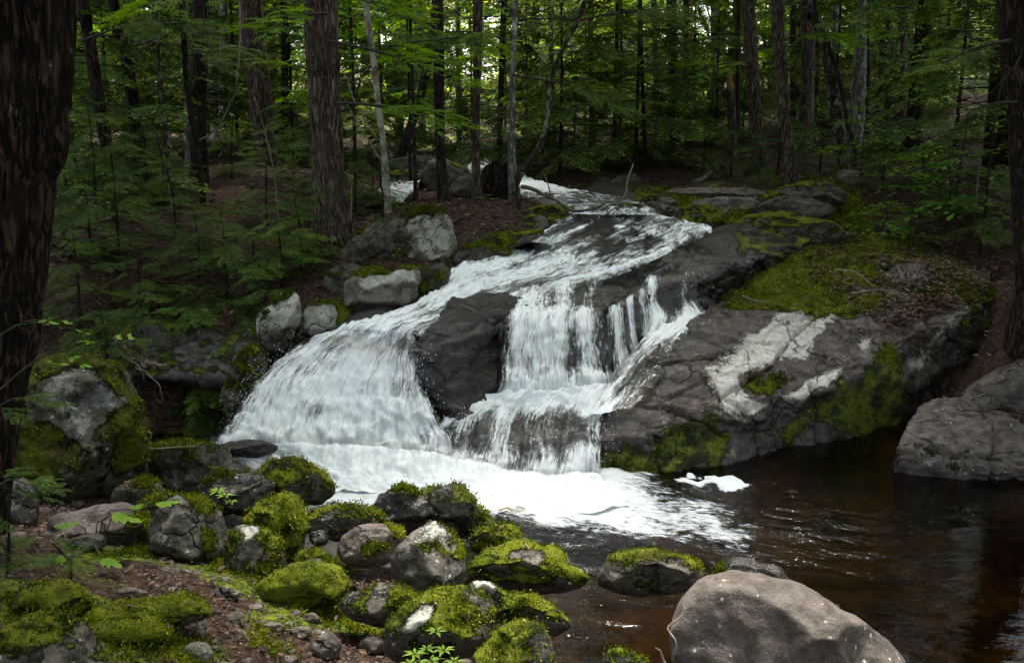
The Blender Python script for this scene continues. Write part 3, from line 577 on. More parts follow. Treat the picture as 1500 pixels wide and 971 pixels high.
WT.append(waterfall('waterfall', [
    [(886,452,9.5,.0),(915,438,9.72,.0),(952,412,10.18,.0)],
    [(889,460,9.34,.35),(915,446,9.56,.3),(950,422,9.98,.25)],
    [(892,495,9.20,.3),(918,480,9.46,.22),(955,452,9.88,.25)],
    [(898,530,9.10,.35),(922,512,9.38,.35),(958,485,9.78,.35)],
    [(905,566,8.97,.7),(928,532,9.34,.6),(960,502,9.70,.6)],
], 'fall', 'thin broken veils trickling over the dark step right of the middle waterfall', gap=.6, amp=.012, seed=14))
# foam apron where the falls land
WT.append(waterfall('churned_water', [
    [(296,640,.22,-1.4),(390,640,.26,-1.6),(480,641,.285,-1.6),(575,646,.27,-1.6),(668,658,.21,-1.4),(780,686,.11,-.4),(880,686,.09,-.3)],
    [(298,645,.19,.6),(392,650,.22,.9),(480,654,.24,1.0),(577,660,.22,1.0),(672,674,.15,1.0),(784,700,.08,1.2),(888,698,.06,1.2)],
    [(300,652,.13,.9),(395,664,.13,1.5),(480,684,.11,1.5),(580,694,.09,1.5),(680,705,.07,1.5),(790,718,.05,1.5),(900,708,.03,1.4)],
    [(330,664,.06,.8),(430,690,.05,1.4),(500,706,.05,1.4),(600,712,.05,1.5),(700,728,.04,1.5),(800,738,.03,1.5),(930,724,.012,1.2)],
    [(340,674,.01,.6),(450,715,.01,1.2),(520,722,.01,1.3),(610,726,.012,1.3),(720,748,.01,1.4),(820,756,.008,1.4),(960,740,.004,1.1)],
], 'apron', 'foaming water at the foot of the falls', lump=.05, amp=0.03, seed=12, sfreq=(4, 4), clear=0.35))

# ------------------------------------------------------------------ ground sheet
CTRL = [(0,971,1.25),(150,971,1.0),(300,971,.8),(450,971,.62),(560,971,.5),(640,960,.35),(0,880,1.15),(130,860,.85),(250,850,.7),(380,880,.62),(500,900,.45),(600,905,.3),
 (60,800,.8),(180,800,.65),(300,830,.6),(430,830,.4),(520,862,.22),(100,745,.5),(250,720,.33),(350,750,.27),(450,800,.14),(540,800,.04),(620,830,-.02),
 (220,660,.12),(300,682,.14),(420,715,.08),(500,745,.0),(560,735,-.02),(600,720,-.1),(640,900,.05),(700,940,-.1),
 (700,780,-.2),(760,860,-.25),(730,1000,-.1),(850,950,-.3),(900,800,-.35),(1000,760,-.4),(1100,710,-.4),(1250,690,-.35),(1400,800,-.4),(1200,850,-.4),(1000,900,-.35),(1400,950,-.4),(880,740,-.35),(960,715,-.4),
 (1300,645,.0),(1330,690,-.25),(1420,740,-.3),(1500,720,-.05),(1500,640,.22),(1400,600,.3),(1480,560,.55),(1380,585,.35),(1500,480,1.0),(1470,430,1.25),(1500,380,1.6),
 (560,440,9.75),(560,420,1.3),(560,335,1.72),(480,362,11.5),(430,400,1.3),(420,440,1.05),(330,440,1.15),(250,480,.92),(200,500,.85),(390,500,.75),(120,470,.95),(100,540,.65),(30,560,.65),
 (370,585,.1),(280,600,-.06),(230,645,-.06),(300,570,9.95),(250,575,9.95),(330,640,-.05),(180,575,.1),(640,400,10.7),(690,350,1.55),(640,340,1.6),
 (1300,300,14),(1400,330,12.8),(1200,285,14.8),(1100,272,16),(1000,266,17),(900,256,18.5),(850,240,20.3),(950,232,22),(800,205,26),(620,262,17.5),(655,288,15.0),(600,302,14.2),(700,325,12.9),(742,302,14.3),(722,345,12.0),(770,345,12.1),(790,320,12.9),
 (1400,250,15),(1500,200,18),(1500,300,13),(1200,222,20),(1100,212,22),(1000,206,25),(1300,200,20),(1450,380,11.6),
 (300,262,16),(350,250,16.5),(250,330,13),(110,400,10.7),(120,300,14),(300,212,21),(100,222,20),(420,255,17),(400,335,12.9),(500,255,17.3),(190,192,28),(0,400,10.5),(0,600,.7),(60,680,.5),
 (220,170,33),(120,162,33)]
WC = [(0,0,1.4),(-3,0,1.6),(-6,2,1.8),(-5,5,1.0),(-8,8,1.5),(1.5,3.2,-.3),(1.2,1.8,.5),(3,2.5,-.35),(3.2,.5,.5),(6,1,.6),(5,4,-.4),(8,6,-.35),(10,4,-.4),(0,-4,1.7),(6,-4,1.7),(-8,-4,2),(14,2,-.3),(20,0,-.4),(12,9,1.6),(9,8,.9),(8,12,1.9),(13,15,3.6),(9,20,3.3),(-10,14,2.3),(-14,8,2.4),(-12,24,3.1),
 (-20,35,4.2),(0,36,3.1),(12,32,4.2),(25,25,6),(30,5,5),(-25,5,4),(0,48,3.4),(-30,55,6),(25,50,7),(0,70,3.6),(45,70,13),(-45,70,10),(0,110,4.5),(60,110,20),(-60,110,18),(60,0,12),(-60,0,10),(0,-40,5),(50,-50,12),(-50,-50,10),(0,160,6),(0,200,8),(120,120,36),(-120,120,32)]
A = np.concatenate([np.array([pt(c) for c in CTRL]), np.array(WC, float)] + GS)
# thin out near-duplicates
key = np.round(A[:, :2] / 0.11).astype(int); _, idx = np.unique(key, axis=0, return_index=True)
low = {}
for i, k in enumerate(map(tuple, key)):
    if k not in low or A[i, 2] < A[low[k], 2]: low[k] = i
A = A[list(low.values())]
D = np.linalg.norm(A[:, None, :2] - A[None, :, :2], axis=2)
nn = len(A); K = np.zeros((nn + 1, nn + 1)); K[:nn, :nn] = -D; K[:nn, nn] = 1; K[nn, :nn] = 1
wv_ = np.linalg.solve(K + np.diag(np.r_[np.full(nn, 1e-3), 0]), np.r_[A[:, 2], 0])
def rbf(XY):
    out = np.empty(len(XY)); XY = XY.astype(np.float32); a = A[:, :2].astype(np.float32)
    for s in range(0, len(XY), 20000):
        q = XY[s:s + 20000]; dx = q[:, :1] - a[None, :, 0]; dy = q[:, 1:] - a[None, :, 1]
        out[s:s + 20000] = -np.sqrt(dx * dx + dy * dy) @ wv_[:nn] + wv_[nn]
    return out
def axis(fine0, fine1, st, lo, hi):
    a = list(np.arange(fine0, fine1, st)); d = st
    while a[-1] < hi: d *= 1.08; a.append(a[-1] + d)
    d = st; pre = []; x = fine0
    while x > lo: d *= 1.08; x -= d; pre.append(x)
    return np.array(pre[::-1] + a)
gx = axis(-6.5, 7.0, 0.045, -130, 130); gy = axis(2.6, 14.5, 0.045, -60, 210)
XX, YY = np.meshgrid(gx, gy); XY = np.c_[XX.ravel(), YY.ravel()]
print('ground rbf', nn, len(XY))
Z = rbf(XY); P3 = np.c_[XY, Z]
nz_ = fbm(np.c_[XY * 1.3, np.zeros(len(XY))], 5, 40)
rough_ = 0.05 + 0.10 * np.clip((XY[:, 1] - 14) / 15, 0, 3)
px = project(P3); px = px + np.stack([fbm(P3 * 2.5, 3, 221), fbm(P3 * 2.5, 3, 227)], 1) * np.clip(120 / np.maximum(XY[:, 1], 4), 4, 24)[:, None]
STREAM = [(300,640),(378,540),(440,505),(510,465),(600,440),(660,392),(735,372),(800,335),(790,305),(830,285),(900,262),(960,312),(1050,330),(1150,340),(1070,455),(1000,560),(880,700),(640,700),(450,720)]
rocky = np.clip(poly_sd(px, STREAM) / 20 + 0.5, 0, 1) * (XY[:, 1] > 7)
rocky = np.maximum(rocky, np.clip(poly_sd(px, [(430,700),(620,690),(760,760),(720,850),(600,870),(440,820),(200,720),(200,640),(330,640)]) / 25 + 0.3, 0, 1) * (XY[:, 1] > 4) * (XY[:, 1] < 9))
bed = np.clip((0.02 - Z) / 0.06, 0, 1) * (XY[:, 1] < 11)
moss = np.full(len(XY), -0.55)
for val, poly in [(1.1, [(140,900),(60,830),(200,760),(480,830),(520,880),(330,900),(300,880)]), (-1.4, [(120,880),(130,845),(230,830),(300,850),(290,870),(200,885)]), (0.6, [(200,650),(500,640),(480,730),(220,730)]), (0.5, [(660,340),(780,290),(860,320),(740,360),(700,400)]),
                  (0.9, [(860,300),(1250,255),(1300,340),(1090,345)]), (-1.6, [(560,300),(780,290),(760,340),(660,350)]), (-1.6, [(250,240),(460,240),(440,300),(280,290)]), (-1.4, [(1250,260),(1500,330),(1500,480),(1300,600),(1330,380)]), (-0.25, [(300,880),(640,880),(640,971),(300,971)]), (1.0, [(380,900),(520,880),(560,930),(480,940)]), (0.7, [(0,850),(120,860),(300,930),(320,971),(0,971)])]:
    s = np.clip(poly_sd(px, poly) / 25, -1, 1) * 0.5 + 0.5; moss = moss * (1 - s) + val * s
moss = np.where(XY[:, 1] < 2.3, -0.4, moss); moss = np.where(XY[:, 1] > 25, 0.2, moss)
Zg = Z + nz_ * rough_ * (1 - 0.5 * rocky) + (ridge(np.c_[XY * 4, Z * 4], 3, 50) - 1) * 0.012
Zg = np.where(bed > 0.5, Z + nz_ * 0.02, Zg)
def ground_z(x, y):
    j = np.clip(np.searchsorted(gx, x) - 1, 0, len(gx) - 2); i = np.clip(np.searchsorted(gy, y) - 1, 0, len(gy) - 2)
    fx = (x - gx[j]) / (gx[j + 1] - gx[j]); fy = (y - gy[i]) / (gy[i + 1] - gy[i]); G = Zg.reshape(len(gy), len(gx))
    return (G[i, j] * (1 - fx) + G[i, j + 1] * fx) * (1 - fy) + (G[i + 1, j] * (1 - fx) + G[i + 1, j + 1] * fx) * fy
ground = ob('ground', mesh_np('ground', np.c_[XY, Zg], grid_faces(len(gy), len(gx))[:, ::-1], M['ground'], attrs={'rocky': rocky, 'moss': moss, 'bed': bed}))
tag(ground, 'forest floor of brown leaf litter and moss with the stony stream bed', kind='structure')
rocky_g = rocky.reshape(len(gy), len(gx)); moss_g = moss.reshape(len(gy), len(gx))

# ------------------------------------------------------------------ pool
def pool_mat():
    t = NT('pool_water'); fo = t.attr('foam'); q = t.attrv('flow'); p = t.pos()
    rip = t.noise(t.mapv(q, (7, 2.6, 1)), 1.0, 5, 0.6, 0.6); rip2 = t.noise(t.mapv(q, (26, 10, 1)), 1.0, 3, 0.6)
    lv = t.attr('rip'); h = t.math('MULTIPLY', t.math('ADD', rip, t.math('MULTIPLY', rip2, 0.35)), lv); nrm = t.bump(h, 0.04, 0.9)
    n1 = t.noise(t.mapv(q, (9, 3.2, 1)), 1.0, 7, 0.68, 0.8); n2 = t.noise(t.mapv(q, (40, 12, 1)), 1.0, 4, 0.7); n3 = t.noise(t.mapv(q, (2.2, 1.0, 1)), 1.0, 3, 0.5)
    f = t.math('ADD', t.math('SUBTRACT', t.math('MULTIPLY', fo, 1.5), 0.75), t.math('ADD', t.math('MULTIPLY', t.math('SUBTRACT', n1, 0.5), 2.6), t.math('ADD', t.math('MULTIPLY', t.math('SUBTRACT', n2, 0.5), 2.6), t.math('MULTIPLY', t.math('SUBTRACT', n3, 0.5), 0.8))))
    m = t.mr(f, -0.15, 0.75)
    fo2 = t.n.new('ShaderNodeBsdfDiffuse'); t.set(fo2.inputs[0], (0.62, 0.65, 0.68)); t.set(fo2.inputs['Normal'], nrm)
    tp = t.n.new('ShaderNodeBsdfTransparent'); t.set(tp.inputs[0], (0.55, 0.39, 0.19))
    gl = t.n.new('ShaderNodeBsdfGlossy'); gl.inputs['Roughness'].default_value = 0.06; t.set(gl.inputs['Normal'], nrm)
    fr = t.n.new('ShaderNodeFresnel'); fr.inputs[0].default_value = 1.33; t.set(fr.inputs['Normal'], nrm)
    a = t.n.new('ShaderNodeMixShader'); t.set(a.inputs[0], fr.outputs[0]); t.t.links.new(tp.outputs[0], a.inputs[1]); t.t.links.new(gl.outputs[0], a.inputs[2])
    b = t.n.new('ShaderNodeMixShader'); t.set(b.inputs[0], m); t.t.links.new(a.outputs[0], b.inputs[1]); t.t.links.new(fo2.outputs[0], b.inputs[2])
    return t.finish(b.outputs[0])
wx = np.r_[np.arange(-4.6, 5.6, 0.03), np.arange(5.6, 30, 0.4)]; wy = np.r_[np.arange(-2.0, 3.0, 0.1), np.arange(3.0, 10.3, 0.03)]
WX, WY = np.meshgrid(wx, wy); Q = np.c_[WX.ravel(), WY.ravel(), np.zeros(WX.size)]; wp = project(Q)
a_ = R(-22); fu = Q[:, 0] * math.cos(a_) + Q[:, 1] * math.sin(a_); fv = -Q[:, 0] * math.sin(a_) + Q[:, 1] * math.cos(a_)
FP = np.array([(450,720,1.0),(520,718,1.25),(600,722,1.3),(700,740,1.4),(800,750,1.45),(880,750,1.35),(950,745,1.0),(1000,760,.9),(1050,775,.85),(1100,785,.55),(1120,790,.15),(960,790,.5),(900,775,.75),(850,775,.45),(780,768,.4),
  (730,760,.3),(650,760,-.3),(800,800,-.25),(900,815,-.3),(1000,810,.0),(1150,800,-.2),(1000,735,.55),(950,725,.75),(1010,700,-.1),(1100,735,-.3),(1200,760,-.25),(1150,770,.0),(1200,800,.06),(1250,780,.02),(1300,750,-.3),(1200,700,-.5),(1400,800,-.25),(1300,850,-.3),(900,900,-.4),(1000,880,-.4),(1100,850,-.3),(1400,700,-.5),(1450,900,-.5),(700,850,-.4),(850,960,-.3),(560,800,-.4),(300,650,.3),(250,650,-.2),(230,600,-.3),(1040,708,-.1),(980,700,.0)], float)
def irbf(C, U, eps=0.0):
    Dm = np.linalg.norm(C[:, None, :2] - C[None, :, :2], axis=2); n = len(C); K = np.zeros((n + 1, n + 1)); K[:n, :n] = -Dm; K[:n, n] = 1; K[n, :n] = 1
    s = np.linalg.solve(K, np.r_[C[:, 2], 0]); out = np.zeros(len(U))
    for i in range(n): out -= s[i] * np.hypot(U[:, 0] - C[i, 0], U[:, 1] - C[i, 1])
    return out + s[n]
foam = np.clip(irbf(FP, wp), -.6, 1.5)
sf = np.clip(poly_sd(wp + np.stack([fbm(Q * 9, 3, 81), fbm(Q * 9, 3, 82)], 1) * 7, [(985,702),(1010,700),(1030,704),(1050,698),(1070,702),(1098,714),(1085,721),(1060,719),(1040,712),(1010,710)]) / 6 + 0.4, 0, 1); foam = np.maximum(foam, sf * 1.9 - 0.6 * (sf <= 0))
ripv = np.clip(irbf(np.array([(700,760,1.),(900,760,1.2),(900,830,1.),(1100,790,1.),(1250,780,1.0),(1180,770,1.2),(1300,800,.7),(1200,690,.12),(1350,680,.1),(1400,760,.2),(1450,900,.12),(1200,860,.2),(900,950,.5),(1000,900,.4),(700,900,.4),(300,640,.4),(560,820,.3)], float), wp), 0.12, 1.3)
hz = (fbm(np.c_[fu * 1.6, fv * 5.5, fu * 0], 4, 70) * 0.010 * ripv + fbm(np.c_[fu * 5, fv * 12, fu * 0 + 3], 3, 75) * 0.008 * ripv) + np.clip(foam, 0, 1.2) * (0.02 + 0.02 * fbm(Q * 6, 3, 77))
Q[:, 2] = hz
pool = ob('pool_water', mesh_np('pool_water', Q, grid_faces(len(wy), len(wx))[:, ::-1], pool_mat(), attrs={'foam': foam, 'rip': ripv, 'flow': np.c_[fv, fu, fu * 0]}))
tag(pool, 'brown tannin coloured pool below the falls', kind='structure')
#@@SECTION3

# ------------------------------------------------------------------ boulders and stones
import bmesh
_ico = {}
def ico(sub):
    if sub not in _ico:
        bm = bmesh.new(); bmesh.ops.create_icosphere(bm, subdivisions=sub, radius=1.0)
        _ico[sub] = (np.array([v.co[:] for v in bm.verts]), np.array([[v.index for v in f.verts] for f in bm.faces])); bm.free()
    return _ico[sub]
def hit_y(px_, py_, y0=2.9, y1=20):
    ys = np.arange(y0, y1, .02); r = ray(px_, py_); P = CAM + r[None] * (ys / r[1])[:, None]; k = np.flatnonzero(P[:, 2] < ground_z(P[:, 0], P[:, 1])); return ys[k[0]] if len(k) else y1
def stone(label, outline, Y, mat, thick=0.9, sub=5, paints=(), moss=0.0, lichen=0.0, wet=0.0, seed=0, boxy=0.75, facets=12, amp=0.06, cat='boulder', name='boulder', group=None, wetline=None):
    """closed stone: the outline is its profile where it is widest, facing the camera; thick is its depth over its mean half width"""
    o = np.array(outline, float); c = (o.max(0) + o.min(0)) / 2; hw, hh_ = (o.max(0) - o.min(0)) / 2; d = (o - c) / [hw, hh_]
    th = np.arctan2(-d[:, 1], d[:, 0]); rr = np.linalg.norm(d, axis=1); k = np.argsort(th); th, rr = th[k], rr[k]
    tt = np.linspace(-math.pi, math.pi, 181); Rf = np.interp(tt, np.r_[th - 2 * math.pi, th, th + 2 * math.pi], np.tile(rr, 3))
    ker = np.hanning(13); ker /= ker.sum(); Rf = np.convolve(np.r_[Rf[-7:-1], Rf, Rf[1:7]], ker, 'valid')[:181]; msz = (hw + hh_) / 2
    sub = 6 if sub == 6 and (abs(o).max() and msz > 95) else min(sub, 5); S, Fc = ico(sub); rg = np.random.default_rng(seed + 100)
    rho = np.hypot(S[:, 0], S[:, 2]); ang = np.arctan2(S[:, 2], S[:, 0])
    Rv = np.interp(ang, tt, Rf); rp = np.clip(rho, 0, 1) ** boxy; cz = np.abs(S[:, 1]) ** boxy * np.sign(S[:, 1])
    C = PY(c[0], c[1], Y); dep = (C - CAM) @ FW; sc = dep / F; vdir = (C - CAM) / np.linalg.norm(C - CAM)
    X = np.array([1.0, 0, 0]); U = np.cross(X, vdir); U /= np.linalg.norm(U); U = U if U[2] > 0 else -U; X = np.cross(vdir, U); X = X if X[0] > 0 else -X
    T = msz * thick
    L = np.stack([np.where(rho > 0, S[:, 0] / (rho + 1e-9), 0) * Rv * rp * hw, cz * T, np.where(rho > 0, S[:, 2] / (rho + 1e-9), 0) * Rv * rp * hh_], 1)
    fct = np.ones(len(S))
    for i in range(facets):
        nrm = rg.normal(size=3); nrm[1] = -abs(nrm[1]) * 1.2; nrm /= np.linalg.norm(nrm); h = rg.uniform(.60, .86)
        dt = S @ nrm; q = np.where(dt > h, h / np.maximum(dt, 1e-6), 1.0); infl = np.clip(1 - rho ** 5, 0, 1) * .8 + .30
        fct = np.minimum(fct, 1 - (1 - q) * infl)
    L *= fct[:, None]
    V = C + (L[:, :1] * X + L[:, 1:2] * vdir + L[:, 2:] * U) * sc
    size = min(msz, hh_ * 1.5) * sc; N = S.copy(); N = N[:, :1] * X + N[:, 1:2] * vdir + N[:, 2:] * U
    V = V + N * ((fbm(V / size * 1.3 + seed * 7, 5, seed, .56) * amp * 1.25 + (ridge(V / size * 2.6 + seed, 4, seed + 20) - 1) * amp * 0.45) * size)[:, None]
    cv, ce = cells(V / size * 1.1 + fbm(V / size * 2, 3, seed + 44)[:, None] * .25, seed); V = V + N * (((cv - .5) * .10 - np.clip(1 - ce / .05, 0, 1) * .03) * size * (0 if 'smooth' in label or 'moss covered' in label else 1))[:, None]
    front = np.clip((0.55 - S[:, 1]) * 3, 0, 1)
    at = {}
    for key, bv in (('moss', moss), ('lichen', lichen), ('wet', wet)):
        a = paint(V, bv, [(v, pl) for kk, v, pl in paints if kk == key], 9.0); at[key] = a * front + bv * (1 - front)
    if wetline is not None: at['wet'] = np.maximum(at['wet'], np.clip((wetline - V[:, 2]) / 0.05, -1, 1)); at['moss'] = at['moss'] - np.clip((wetline - 0.02 - V[:, 2]) / 0.04, 0, 1) * 2.0
    VN = vnormals(V, Fc); at['moss'] = moss_field(V, VN, at['moss'], mat)
    o_ = ob(name, mesh_np(name, V - C, Fc, M[mat], attrs=at), loc=C); tag(o_, label, cat, group)
    if Y < 12: moss_tufts(o_, V - C, VN, at['moss'], min(6500, 1000 + size * size * 42000), seed, .014 if Y < 5.4 else .018)
    return o_

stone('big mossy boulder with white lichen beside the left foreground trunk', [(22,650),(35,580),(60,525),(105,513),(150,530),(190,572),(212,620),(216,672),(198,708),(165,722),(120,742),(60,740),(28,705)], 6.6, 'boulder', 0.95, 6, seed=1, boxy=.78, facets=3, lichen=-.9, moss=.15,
      paints=[('lichen', 1.0, [(60,560),(90,535),(140,550),(175,580),(170,600),(140,610),(120,650),(95,640),(75,600),(55,580)]), ('lichen', 1.0, [(62,620),(90,625),(88,660),(70,665)]), ('moss', 1.0, [(150,530),(200,580),(216,680),(170,700),(165,600)]), ('moss', -1.8, [(60,560),(90,540),(150,560),(175,590),(120,645),(70,610)]), ('moss', 1.0, [(50,515),(100,512),(130,525),(100,545),(60,540)])])
stone('smaller grey green boulder peeking out behind the big left boulder', [(120,560),(140,540),(170,532),(185,545),(190,575),(160,590),(130,590)], 7.6, 'halfmoss', 1.0, 4, seed=2)
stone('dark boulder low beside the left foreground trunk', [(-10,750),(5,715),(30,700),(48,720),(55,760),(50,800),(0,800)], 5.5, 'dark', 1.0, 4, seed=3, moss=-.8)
stone('flat bare pinkish grey rock sloping at the left behind the maple seedling', [(38,806),(70,778),(110,748),(150,735),(178,733),(200,745),(230,775),(215,815),(150,830),(70,825)], 5.35, 'grey', 1.0, 5, seed=4, boxy=.9, moss=-.9, paints=[('moss', 1.2, [(170,770),(210,745),(240,775),(215,800),(165,790)])])
stone('rounded grey boulder with pale lichen flakes and a mossy crown above a dark gap', [(215,775),(224,748),(245,731),(270,725),(300,728),(322,745),(331,785),(334,820),(318,832),(290,834),(255,822),(225,800)], 5.15, 'halfmoss', .95, 6, seed=5, lichen=-.5, moss=-1.0,
      paints=[('moss', .9, [(262,722),(305,722),(325,745),(310,760),(285,745)]), ('moss', .7, [(290,770),(325,775),(330,820),(300,825)]), ('lichen', .4, [(225,755),(262,735),(270,770),(250,810),(225,795)])])
stone('fully moss covered pointed boulder, bright green, behind the foreground group', [(352,762),(370,742),(395,725),(420,716),(436,722),(446,748),(449,785),(438,812),(405,820),(365,800)], 5.6, 'mossy', .95, 6, seed=6, moss=1.6, amp=.07)
stone('mossy boulder with a white patch on its shoulder beside the lichen flaked boulder', [(334,778),(352,764),(378,766),(400,782),(418,812),(424,840),(400,858),(350,856),(334,835)], 5.05, 'mossy', .95, 6, seed=7, moss=.8, amp=.07, paints=[('lichen', 2.2, [(345,772),(375,770),(380,778),(358,788)]), ('moss', -1.8, [(345,770),(375,770),(380,778),(355,788)])])
stone('small round mossy stone right of the pointed mossy boulder', [(434,815),(450,802),(472,806),(487,822),(482,838),(445,840)], 5.0, 'mossy', 1.0, 4, seed=8, moss=.9, cat='stone', name='stone')
stone('little white and grey stone poking out of the bright moss', [(443,835),(455,818),(472,820),(475,835),(460,845)], 4.85, 'grey', 1.0, 4, seed=9, cat='stone', name='stone', lichen=.4)
stone('pinkish grey rounded boulder with one moss patch at the water edge', [(497,803),(508,782),(535,768),(565,765),(585,772),(595,790),(588,815),(560,830),(515,826)], 5.35, 'grey', .95, 6, seed=10, moss=-1.1, wetline=.03, paints=[('moss', 2.3, [(527,792),(550,786),(572,790),(568,805),(535,810)]), ('moss', 1.5, [(565,765),(585,768),(592,785),(578,785)])])
stone('tall pointed boulder with a pale top and mossy shoulders in the middle foreground', [(573,818),(588,795),(612,775),(634,763),(654,768),(672,788),(680,820),(681,850),(665,870),(620,876),(585,858)], 4.95, 'halfmoss', .95, 6, seed=11, boxy=.9, moss=.2, paints=[('lichen', 1.2, [(615,775),(635,762),(655,770),(662,785),(630,790),(608,790)]), ('moss', -1.5, [(615,775),(635,762),(655,770),(655,785),(630,788),(608,792)]), ('lichen', 1.8, [(652,795),(668,800),(664,812),(655,806)]), ('moss', -1.0, [(580,820),(640,815),(680,830),(680,875),(590,870)])])
stone('small mossy boulder standing in the pool behind the grey capped one', [(688,795),(700,778),(728,768),(752,770),(763,785),(758,803),(725,812),(697,810)], 5.55, 'mossy', .9, 5, seed=12, moss=1.0, wetline=.03)
stone('low mossy boulder with a bare grey cap lying in the pool', [(682,840),(700,815),(735,795),(768,788),(800,800),(830,825),(862,842),(858,858),(800,868),(720,868),(688,862)], 5.2, 'mossy', .8, 6, seed=13, moss=1.0, boxy=.9, wetline=.03, paints=[('moss', -2.2, [(752,810),(770,806),(800,810),(802,820),(780,824),(755,818)]), ('lichen', 1.0, [(752,810),(770,806),(800,810),(802,820),(780,824),(755,818)])])
stone('isolated dark mossy rock rising from the pool right of centre', [(878,858),(882,825),(905,808),(940,800),(975,808),(1010,818),(1040,845),(1020,862),(960,868),(905,870)], 5.3, 'mossy', .8, 6, seed=14, moss=.5, boxy=.95, wetline=.04, facets=9, paints=[('moss', -1.6, [(965,822),(990,815),(1005,828),(975,835)])])
stone('long low mossy rock at the pool edge with a white spot at its left end', [(678,868),(686,848),(710,846),(745,872),(790,878),(825,895),(836,915),(810,930),(740,925),(690,895)], 4.65, 'mossy', .8, 6, seed=15, moss=.8, boxy=.9, wetline=.03, paints=[('lichen', 2.6, [(686,850),(715,850),(722,858),(700,858)]), ('moss', -2.4, [(686,849),(715,850),(722,858),(700,858)]), ('lichen', 1.5, [(772,872),(785,875),(783,888),(774,884)])])
stone('mossy hump with a grey scar between the pointed boulder and the white smeared one', [(502,885),(520,862),(555,852),(590,856),(622,870),(628,895),(600,915),(540,915),(510,905)], 4.55, 'mossy', .9, 6, seed=16, moss=.5, boxy=.9, paints=[('moss', -2.0, [(540,885),(555,862),(575,855),(565,880),(550,900)])])
stone('big mossy boulder with a white lichen smear in the bottom foreground', [(562,935),(578,905),(608,880),(650,862),(695,862),(722,878),(732,910),(720,945),(680,965),(600,970),(565,960)], 4.25, 'mossy', .9, 6, seed=17, moss=.55, boxy=.88, paints=[('lichen', 3.0, [(600,905),(620,888),(637,888),(632,905),(610,918),(592,925)]), ('moss', -2.6, [(600,905),(620,888),(637,888),(632,905),(610,918),(592,925)]), ('moss', -.6, [(640,860),(700,862),(720,880),(690,880),(660,872)])])
stone('mossy boulder cut by the bottom edge of the picture', [(690,985),(700,948),(735,920),(768,910),(800,922),(815,955),(815,1000),(690,1010)], 3.95, 'mossy', .9, 6, seed=18, moss=.4, boxy=.85)
stone('small stone with one mossy side at the bottom edge, in the pool', [(884,985),(890,955),(910,948),(935,960),(955,985),(930,1010),(890,1005)], 4.05, 'halfmoss', .9, 5, seed=19, cat='stone', name='stone', moss=.1, wetline=.05)
stone('large smooth grey brown boulder in the bottom right corner', [(984,985),(992,930),(1008,885),(1035,852),(1066,842),(1120,848),(1180,860),(1240,888),(1290,930),(1330,975),(1350,1030),(1240,1110),(1060,1110),(990,1050)], 4.15, 'smooth', .95, 6, seed=20, boxy=.8, facets=5, amp=.04, moss=-1.2, wetline=.10, paints=[('wet', 2.5, [(1037,928),(1048,924),(1062,936),(1050,948),(1040,944)]), ('moss', .9, [(1035,926),(1050,926),(1062,938),(1050,950),(1038,945)]), ('moss', -.2, [(990,900),(1030,850),(1040,880),(1020,960),(990,980)])])  # small wet patch paints the dark of a hollow into the colour
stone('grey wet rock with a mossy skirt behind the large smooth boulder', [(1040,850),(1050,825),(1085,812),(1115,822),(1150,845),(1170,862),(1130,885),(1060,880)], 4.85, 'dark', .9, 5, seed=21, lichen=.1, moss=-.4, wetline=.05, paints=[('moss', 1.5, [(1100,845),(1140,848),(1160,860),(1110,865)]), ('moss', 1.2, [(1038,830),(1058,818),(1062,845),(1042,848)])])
ledge('rock_slab', [
    [(1346,594,8.95),(1392,580,9.05),(1450,590,8.95),(1570,602,8.9)],
    [(1332,615,8.6),(1390,607,8.65),(1450,616,8.55),(1570,636,8.45)],
    [(1316,646,8.28),(1370,644,8.22),(1440,654,8.12),(1570,676,8.0)],
    [(1312,668,8.22),(1368,674,8.12),(1438,686,8.02),(1570,706,7.92)],
    [(1308,684,8.24),(1366,694,8.12),(1436,703,8.02),(1570,718,7.95)]],
    'grey', 'flat topped grey slab at the right bank of the pool', amp=.035, seed=15, depth=.4, step=.03, moss=-.4, support=False, lichen=.1,
    paints=[('wet', 1.0, [(1300,685),(1500,712),(1570,730),(1570,760),(1300,730)]), ('lichen', .8, [(1320,660),(1500,670),(1500,700),(1330,690)]), ('moss', .9, [(1310,650),(1420,665),(1410,685),(1320,680)])],
    cracks=[(4,(1440,600),(1460,640),(1450,720)), (3,(1380,600),(1500,625)), (3,(1340,650),(1400,668),(1500,680))])
stone('dark angular rock behind the flat topped slab at the right edge', [(1415,590),(1430,560),(1465,540),(1530,530),(1600,560),(1590,610),(1480,612)], 9.0, 'grey', .9, 5, seed=23, boxy=.65, facets=10, moss=-.4)
stone('low wet rock lying in the foam below the left waterfall', [(318,655),(335,646),(370,643),(400,650),(410,660),(380,670),(335,668)], 8.1, 'dark', .9, 5, seed=24, moss=-1.2, wet=.8)
